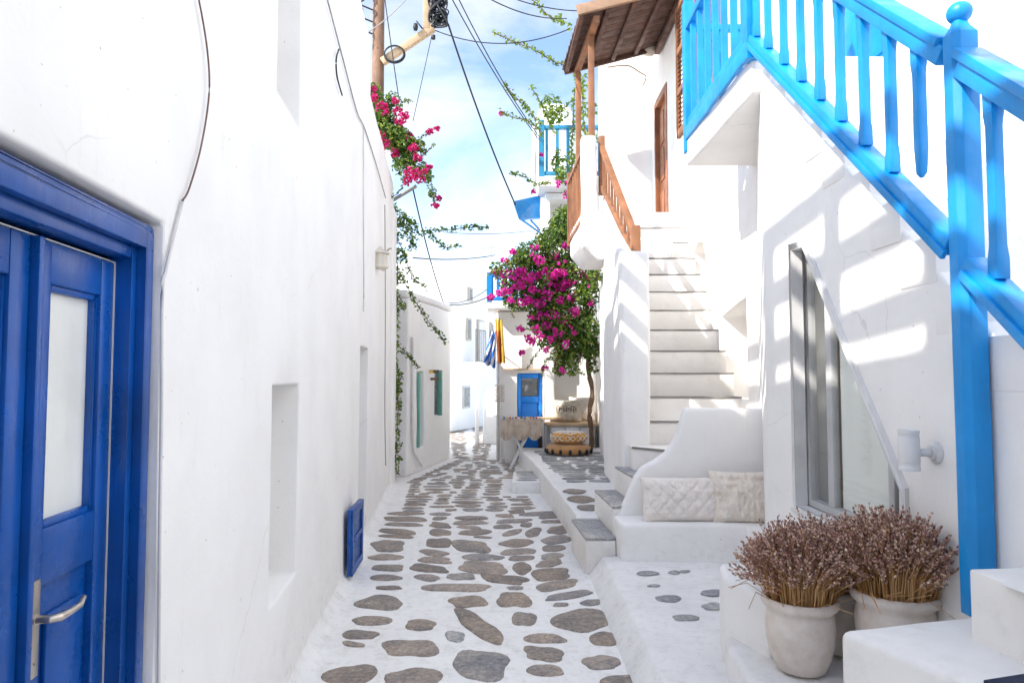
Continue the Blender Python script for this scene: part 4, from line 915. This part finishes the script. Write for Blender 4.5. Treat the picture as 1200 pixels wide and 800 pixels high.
# ------------------------------------------------------------------ lavender pots
POTP = [(0, .0), (.098, 0), (.112, .008), (.135, .06), (.152, .13), (.158, .20), (.152, .25), (.147, .268), (.168, .283), (.176, .300), (.173, .315), (.163, .322), (.152, .318), (.148, .30), (.145, .26), (0, .26)]
def lavender(loc, label, seed, sc=1., nst=620):
    global R
    R = random.Random(seed)
    root = thing('lavender_pot', label, 'potted plant', loc, 'dried lavender pots')
    c = Vector(loc); m = MB(); m.lathe([(r*sc*.93, z*sc*.98) for r, z in POTP], c, 48)
    m.build('pot', CLAY, root, smooth=True, bevel=0)
    st2 = MB(); hd = MB()
    for i in range(nst):
        a = R.random()*2*PI; rr = math.sqrt(R.random()); 
        tx = math.cos(a); ty = math.sin(a)
        base = c+Vector((tx*rr*.13*sc, ty*rr*.13*sc, .25*sc)); lean = rr*R.uniform(.8, 1.08)
        hgt = (.575+.05*noise.noise(Vector((tx*1.5+seed, ty*1.5, rr*1.5)))-.11*lean**2+R.uniform(-.06, .045)+(R.uniform(0, .05) if R.random() < .15 else 0))*sc
        tip = c+Vector((tx*lean*.275*sc, ty*lean*.275*sc, hgt)) + rnd()*.028
        midp = base.lerp(tip, .5)+Vector((-tx, -ty, 0))*.035*lean+rnd()*.012+Vector((0, 0, .03*lean))
        st2.tube([base, midp, tip], .0024, 3, r2=.0014, cap=False)
        d = (tip-midp).normalized(); L_ = R.uniform(.06, .13)*sc
        n = R.randint(9, 14)
        for k in range(n):
            p = tip-d*L_*(k/n)*1.0+d*.02; o_ = rnd().normalized()*.0075
            u = (d+rnd()*.7).normalized(); v = u.cross(rnd()).normalized(); w_ = u.cross(v); s_ = R.uniform(.006, .0098)
            q = p+o_
            hd.add([q-u*s_*.9, q+v*s_*.6, q+w_*s_*.6, q-v*s_*.6, q-w_*s_*.6, q+u*s_*1.2], [(0, 2, 1), (0, 3, 2), (0, 4, 3), (0, 1, 4), (5, 1, 2), (5, 2, 3), (5, 3, 4), (5, 4, 1)])
    for i in range(12):      # broken strays
        a = R.random()*2*PI; b = c+Vector((math.cos(a)*.15*sc, math.sin(a)*.15*sc, .31*sc)); st2.tube([b, b+Vector((math.cos(a)*.07, math.sin(a)*.07, .04)), b+Vector((math.cos(a+.4)*.16, math.sin(a+.4)*.16, R.uniform(-.02, .10)))], .0016, 3, cap=False)
    st2.build('stems', LSTEM, root); hd.build('flower_heads', LHEAD, root)
    return root
lavender((1.275, 3.08, .31), 'dried lavender in a pale clay pot, the front one with its whole pot in view', 11)
lavender((1.615, 2.93, .36), 'dried lavender in a clay pot half hidden behind the white step, nearest the blue post', 12, 1.07, 700)
lavender((1.52, 3.30, .31), 'dried lavender in a clay pot squeezed behind the other two lavender pots', 13, .95, 520)
R = random.Random(21)
# ------------------------------------------------------------------ cushions
def pillow_mesh(c, w_, h_, t_, ax, up, n=26, pinch=.10, wr=.012, seed=0, quilt=0, pw=.55):
    ax = Vector(ax).normalized(); up = Vector(up).normalized(); nr = ax.cross(up).normalized(); c = Vector(c); m = MB()
    vs = []; idx = {}
    for side in (1, -1):
        for i in range(n+1):
            for j in range(n+1):
                u = -1+2*i/n; v = -1+2*j/n
                if side == -1 and (i in (0, n) or j in (0, n)): idx[(side, i, j)] = idx[(1, i, j)]; continue
                e = (1-abs(u)**2.6)*(1-abs(v)**2.6); th_ = e**pw*t_/2 if e > 0 else 0
                pu = 1-pinch*(1-abs(v)**2)*.8; pv = 1-pinch*(1-abs(u)**2)*.8
                p = c+ax*u*w_/2*pu+up*v*h_/2*pv+nr*side*th_
                f = noise.noise(Vector((u*2.2+seed, v*2.2, side*2)))*wr+abs(noise.noise(Vector((u*6+seed, v*3.2, side))))*wr*1.2
                if quilt:
                    q1 = abs(math.sin((u*w_/h_+v)*quilt)); q2 = abs(math.sin((u*w_/h_-v)*quilt)); f += .020*(min(q1, q2)**.5)*(1 if e > .03 else 0)
                p += nr*side*f*(min(1, e*4)); idx[(side, i, j)] = len(vs); vs.append(p)
    fs = []
    for side in (1, -1):
        for i in range(n):
            for j in range(n):
                q = [idx[(side, i, j)], idx[(side, i+1, j)], idx[(side, i+1, j+1)], idx[(side, i, j+1)]]
                fs.append(tuple(q if side == 1 else q[::-1]))
    m.add(vs, fs); return m
p1 = onY(799, 583, 5.55); m = pillow_mesh((p1.x, 5.56, .44+.165), .66, .36, .17, (1, .03, 0), (0, .30, 1), 44, .07, .012, 1, 5)
tag(m.build('pillow', PIL1, smooth=True), 'oblong cream quilted pillow, left of the two on the masonry bench', 'pillow', 'cream pillows on the masonry bench')
m = pillow_mesh((1.84, 5.52, .44+.19), .50, .42, .19, (1, -.10, 0), (0, .28, 1), 44, .08, .035, 4)
tag(m.build('pillow', PIL2, smooth=True), 'crinkled cream pillow tucked in the bench corner, right of the quilted one', 'pillow', 'cream pillows on the masonry bench')
# gold floor cushions
fc = thing('floor_cushion', 'flat round ochre floor cushion with black pompoms on the raised platform', 'cushion', (.93, 11.3, .31))
def puff(c, rx, ry, hz, mat, name, parent, n=40):
    m = MB(); k = 12; vs = []
    for i in range(k+1):
        a = -PI/2+PI*i/k
        for j in range(n):
            t_ = 2*PI*j/n; r_ = math.cos(a)**.45 if math.cos(a) > 0 else 0
            r_ *= 1+.03*math.sin(9*t_)
            vs.append(Vector((c[0]+rx*r_*math.cos(t_), c[1]+ry*r_*math.sin(t_), c[2]+hz*math.sin(a)+.012*noise.noise(Vector((math.cos(t_)*3, math.sin(t_)*3, a))))))
    m.add(vs, [(i*n+j, i*n+(j+1) % n, (i+1)*n+(j+1) % n, (i+1)*n+j) for i in range(k) for j in range(n)])
    return m.build(name, mat, parent, smooth=True)
puff((.93, 11.3, .40), .37, .34, .095, GOLD2, 'pad', fc)
for k in range(15):
    a = 2*PI*k/15+.1; q = Vector((.93+.375*math.cos(a), 11.3+.345*math.sin(a), .385))
    m = MB(); m.lathe([(0, -.05), (.022, -.045), (.026, -.01), (.022, .02), (.0, .035)], q, 8); m.build('pompom', BLACK, fc, smooth=True)
gc = thing('floor_cushion', 'puffy mustard cushion with cream lattice, stacked on top of the ochre one', 'cushion', (.93, 11.3, .50))
puff((.94, 11.3, .585), .31, .28, .095, GOLD, 'pad', gc)
m = MB()
for s_ in (1, -1):
    for k in range(-6, 7):
        pts = []
        for i in range(15):
            x = -.31+.62*i/14; y = s_*x*1.0+k*.13; q = (x/.31)**2+(y/.28)**2
            if q < .93: 
                e = math.sqrt(max(0, 1-q**1.1)); pts.append((.94+x*1.0, 11.3+y*1.0, .587+.097*e**.6+.004))
        if len(pts) > 2: m.tube(pts, .008, 4)
for k in range(22):
    a = 2*PI*k/22; b = a+.25
    for (a0, a1) in ((a, b), (b, a)): m.tube([(.94+.312*math.cos(a0), 11.3+.282*math.sin(a0), .55), (.94+.312*math.cos(a1), 11.3+.282*math.sin(a1), .63)], .006, 4)
m.build('lattice_cord', FWHITE, gc)
# far bench with pillows
fb = thing('cabinet_bench', 'long pale grey cabinet bench with a cream top beside the azure door', 'bench', (1.1, 12.5, .3))
MB().box(.70, 1.50, 12.42, 12.96, .31, .70).build('cabinet', GREYP, fb, bevel=.005)
MB().box(.60, 1.55, 12.36, 12.96, .70, .745).build('seat', BEAMW, fb, bevel=.006)
for k in range(3): MB().box(.72+k*.26, .95+k*.26, 12.405, 12.419, .36, .66).build('cabinet_door', WHITEP, fb, bevel=.004)
m = pillow_mesh((1.00, 12.66, .745+.21), .60, .42, .18, (1, 0, 0), (0, .25, 1), 24, .1, .02, 7)
pp = tag(m.build('pillow', PALE, smooth=True), 'pale pillow with dark cursive writing, on the cabinet bench', 'pillow', 'pillows on the cabinet bench')
m = MB(); pts = []
for i in range(90):
    t_ = i/89; pts.append((.80+.38*t_+.016*math.sin(t_*55), 12.545, .99+.028*math.cos(t_*55)*(1.3+math.sin(t_*17))))
m.tube(pts, .005, 4); m.build('cursive_writing', BARK, pp)
m = pillow_mesh((1.30, 12.78, .745+.24), .50, .46, .17, (1, -.1, 0), (0, .2, 1), 20, .1, .03, 9)
tag(m.build('pillow', PIL2, smooth=True), 'plain cream pillow leaning behind the lettered one against the wall', 'pillow', 'pillows on the cabinet bench')
# ------------------------------------------------------------------ tables
ta = thing('market_table', 'folding stall table with a gathered burlap cloth and crossed white legs', 'table', (.05, 12.2, 0))
def P_(px, Yd, z): return Vector(((px-600)/800*Yd, Yd, z))
xa, xb, yf, yb = -.19, .52, 11.9, 12.5
MB().box(xa, xb, yf, yb, .79, .825).build('table_top', WHITEP, ta, bevel=.004)
m = MB(); n_ = 60; vs = []
for i in range(n_+1):
    t_ = i/n_; x = xa-.01+(xb-xa+.02)*t_
    for j in range(9):
        v = j/8; drop = (.27+.08*abs(math.sin(t_*PI*3+.3))) * v
        y = yf-.012-.045*v*abs(math.sin(t_*PI*3))-.018*v*math.sin(t_*70)-.01*math.sin(t_*31+v*2)
        vs.append((x, y, .832-drop))
m.add(vs, [(i*9+j, i*9+j+1, (i+1)*9+j+1, (i+1)*9+j) for i in range(n_) for j in range(8)])
m.box(xa-.012, xb+.012, yf-.012, yb+.01, .827, .836)
tag(m.build('table_cloth', BURLAP, smooth=True, angle=60), 'brown burlap cloth gathered in swags over the stall table', 'cloth')
m = MB(); m.bar((xa+.12, 12.0, .79), (xb-.2, 11.75, .0), .03); m.build('leg', WHITEP, ta); m = MB(); m.bar((xb-.12, 12.04, .79), (xa+.15, 11.78, .0), .03); m.build('leg', WHITEP, ta)
m = MB(); m.bar((xa+.12, 12.45, .79), (xb-.2, 12.45, .0), .03); m.build('leg', WHITEP, ta); m = MB(); m.bar((xb-.12, 12.4, .79), (xa+.15, 12.4, .0), .03); m.build('leg', WHITEP, ta)
tb = thing('wooden_table', 'plank-topped table on black legs behind the burlap-covered stall', 'table', (.5, 12.7, 0))
MB().box(.05, .92, 12.52, 12.66, .80, .84).build('table_top', BEAMW, tb, bevel=.004)
for x in (.16, .48): 
    for y in (12.54, 12.62): MB().box(x, x+.07, y, y+.03, 0 if y < 0 else .0, .8).build('leg', BLACK, tb)
cols = [(FBLUE, 'blue'), (YEL, 'yellow'), (RED, 'orange'), (TEAL, 'teal'), (BRACTR, 'crimson'), (WHITEP, 'white'), (DKIN, 'dark grey')]
for k in range(13):
    x = xa+.05+k*.052; mt, cn_ = cols[k % 7]; m = MB(); r_ = R.uniform(.014, .024)
    m.lathe([(0, 0), (r_, 0), (r_*1.2, .012), (r_*.5, R.uniform(.02, .045)), (0, .05)], (x, 11.97+R.uniform(0, .3), .837), 10)
    tag(m.build('trinket', mt, smooth=True), 'tiny coloured trinket laid out on the burlap-covered stall table', 'trinket', 'trinkets on the stall table')
m = MB(); m.box(-.13, .10, 12.55, 12.95, 0, .60); tag(m.build('white_box', WH, bevel=.01), 'pale box standing under the stall table in front of the azure door', 'box')
# bead stand
js = thing('bead_stand', 'slim stand hung with bead strings left of the azure door', 'stand', (-.22, 12.7, 0))
for dx in (-.04, .05):
    m = MB(); m.tube([(-.24+dx, 12.75, 0), (-.24+dx, 12.75, 1.45)], .006, 6); m.build('upright', CREAM, js)
for z in (1.12, .85, 1.42): 
    m = MB(); m.tube([(-.33, 12.75, z), (-.14, 12.75, z)], .008, 6); m.build('crossbar', CREAM, js)
for k in range(8):
    m = MB()
    for j in range(9): 
        q = (-.31+k*.023, 12.73, 1.40-j*.033-R.random()*.01); m.lathe([(0, -.014), (.013, 0), (0, .014)], q, 6)
    m.build('bead_string', R.choice([BARK, BEIGE, BEIGE, GREYF]), js)
# flag pole and flags
fp = onZ(584, 545, 0); fpX, fpY = -.25, 12.9
FP = thing('flag_pole', 'slim white flagpole by the azure door', 'pole', (fpX, fpY, 0))
m = MB(); m.tube([(fpX, fpY, 0), (fpX, fpY, 2.55), (fpX-.02, fpY-.1, 2.78)], .022, 8); m.build('shaft', WHITEP, FP, smooth=True)
m = MB(); m.lathe([(0, -.03), (.03, 0), (0, .03)], (fpX-.02, fpY-.1, 2.80), 8); m.build('finial', BEAMW, FP)
def flag(x0, z1, z0, w0, w1, mats, fn, name, label, y, lean):
    m = MB(); nu, nv = 16, 26; vs = []
    for j in range(nv+1):
        v = j/nv; wd = w0+(w1-w0)*v
        for i in range(nu+1):
            u = i/nu; x = x0+lean*v+(u-.5)*wd; yy_ = y+.05*math.sin(u*13+v*2.2)*(0.4+v)
            vs.append((x, yy_, z1+(z0-z1)*v-(.10*u*v if fn == 0 else -.02*u)+.02*math.sin(u*13)))
    for j in range(nv):
        for i in range(nu):
            if fn == 0: k = int((i*.9+j*.42)/2.6) % 2
            else: k = 0 if i > 9 or j < 7 else 1
            o = j*(nu+1)+i; m.add([vs[o], vs[o+1], vs[o+nu+2], vs[o+nu+1]], [(0, 1, 2, 3)], k)
    return tag(m.build(name, mats, smooth=True), label, 'flag')
flag(fpX-.10, onY(580, 388, 12.8).z, onY(575, 425, 12.8).z, .10, .24, [FBLUE, FWHITE], 0, 'striped_flag', 'limp blue and white striped flag hanging from the flagpole', fpY-.12, -.08)
flag(fpX+.00, onY(580, 374, 12.8).z, onY(585, 426, 12.8).z, .13, .15, [YEL, RED], 1, 'yellow_flag', 'limp yellow and orange-red flag hanging on the same pole as the striped one', fpY-.05, .05)
# ------------------------------------------------------------------ utility pole, arm and wires
UP = thing('utility_pole', 'brown wooden utility pole rising behind the left house with a pale side arm', 'pole', (-2.12, 10.6, 0))
m = MB(); m.tube([(-2.12, 10.6, 0), (-2.12, 10.6, 4), (-2.13, 10.6, 10)], [.12, .10, .09], 14); m.build('mast', POLEW, UP, smooth=True)
A_, B_ = onY(448, 73, 10.5), onY(508, 33, 10.5)
MB().bar(A_, B_, .10, .11).build('side_arm', BEAMW, UP, bevel=.008)
C_ = onY(500, 35, 10.5); MB().bar(C_, C_+Vector((0, 0, 1.8)), .11).build('upright_post', BEAMW, UP, bevel=.008)
m = MB(); cc_ = onY(462, 63, 10.4); cpts = []
for k in range(3): m.tube([(cc_.x+(.15+.006*k)*math.cos(a), cc_.y+.015*k, cc_.z+(.15+.006*k)*.85*math.sin(a)) for a in [2*PI*i/24 for i in range(25)]], .012, 6)
m.build('cable_coil', BLACK, UP, smooth=True)
m = MB()
for k in range(5):
    z = onY(430, 40-k*14, 10.5).z; m.tube([(-2.2, 10.5, z), (-2.42, 10.4, z+.05)], .012, 6); m.lathe([(0, -.03), (.03, -.02), (.035, .02), (0, .05)], (-2.43, 10.4, z+.05), 10)
    m.tube(strandpts([(-2.43, 10.4, z+.05), (-2.34+R.uniform(-.05, .05), 10.4, z+.12), (-2.38, 10.4, z+.22)], 5), .012, 6)
m.build('insulators', BLACK, UP, smooth=True)
m = MB()
for k in range(26):
    p = onY(514+R.uniform(-9, 9), 33-R.uniform(0, 12), 10.4); pts = [p]
    for j in range(5): pts.append(onY(514+R.uniform(-11, 11), 25-j*12+R.uniform(-9, 6), 10.4+R.uniform(-.12, .12)))
    m.tube(strandpts(pts, 5), R.choice((.010, .014, .018)), 5)
for k in range(5):
    c = onY(514+R.uniform(-6, 6), R.uniform(0, 28), 10.35); m.tube([(c.x+.07*math.cos(a), c.y, c.z+.10*math.sin(a)) for a in [2*PI*i/14 for i in range(15)]], .012, 5)
m.build('cable_tangle', BLACK, UP, smooth=True)
m = MB(); c = onY(487, 32, 10.4); m.lathe([(0, -.06), (.03, -.05), (.04, 0), (.03, .05), (0, .06)], c, 10); c = onY(508, 44, 10.4); m.lathe([(0, -.04), (.03, -.03), (.03, .03), (0, .04)], c, 10); m.tube([onY(488, 25, 10.4), onY(495, 34, 10.4)], .012, 5); m.build('clamps', BLACK, UP, smooth=True)
def wire(a, b, sag, r, label, n=14, mid=None, mat=BLACK):
    a = Vector(a); b = Vector(b); pts = []
    for i in range(n+1):
        t_ = i/n; p = a.lerp(b, t_); p.z -= sag*4*t_*(1-t_); pts.append(p)
    m = MB(); m.tube(pts, r, 6); tag(m.build('overhead_wire', mat, smooth=True), label, 'wire', 'overhead wires')
wire(onY(525, 28, 10.4), onY(604, 240, 12.6), .12, .016, 'thickest black overhead wire, running from the cable tangle down to the blue awning')
wire(onY(528, -4, 10.4), onY(631, 163, 12.8), .10, .010, 'left of two parallel overhead wires slanting down to the vent pipe by the teal railing')
wire(onY(534, -8, 10.4), onY(634, 163, 12.8), .14, .010, 'right of two parallel overhead wires slanting down to the vent pipe by the teal railing')
wire(onY(510, 36, 10.4), onY(668, 34, 10.3), .22, .008, 'thin overhead wire sagging from the pole arm across to the wooden canopy')
wire(onY(565, -6, 9), onY(664, 22, 10.3), .10, .008, 'thin overhead wire reaching the canopy corner from the top of the picture')
wire(onY(590, -6, 9), onY(684, 13, 9.6), .06, .007, 'uppermost thin overhead wire above the canopy corner')
wire(onY(450, -8, 9.5), onY(468, 120, 10), .02, .008, 'thin wire dropping behind the left bougainvillea beside the utility pole')
wire(onY(506, 42, 10.4), onY(484, 142, 10), .0, .006, 'thin wire dropping from the pole arm to the left bougainvillea')
wire(onY(428, 40, 10.4), onY(480, -5, 10.4), .05, .008, 'thin wire crossing the utility pole and rising to the top of the picture', mat=CABLEG)
wire(onY(484, 222, 10.4), onY(522, 361, 13.2), .12, .012, 'black wire curving down from the grey bracket to the low house corner')
wire(onY(484, 302, 10.8), onY(580, 299, 13.0), .05, .014, 'straight grey wire crossing the lane high between the two bougainvilleas', mat=CABLEG)
wire(onY(520, 272, 10.8), onY(636, 268, 13.0), .06, .007, 'thin wire carrying a green trailing shoot across the lane', mat=CABLEG)
wire(onY(526, 357, 13.2), onY(572, 348, 13), .05, .010, 'lower of two short wires from the low house corner to the azure balcony')
wire(onY(526, 355, 13.2), onY(572, 338, 13), .08, .007, 'upper of two short wires from the low house corner to the azure balcony')
m = MB(); m.tube([onY(455, 238, 10.25), onY(488, 218, 10.3)], .028, 8); tag(m.build('wire_bracket', CABLEG, smooth=True), 'grey pipe bracket sticking out from the end of the left house under the bougainvillea', 'bracket')
an = thing('antenna', 'small thin TV aerial on the far roof above the lane', 'antenna', onY(576, 322, 21)); m = MB(); p = onY(576, 322, 21)
m.tube([p, p+Vector((0, 0, .95))], .014, 5); m.tube([p+Vector((-.35, 0, .80)), p+Vector((.1, 0, .88))], .012, 5); m.build('aerial_rods', CABLEG, an)
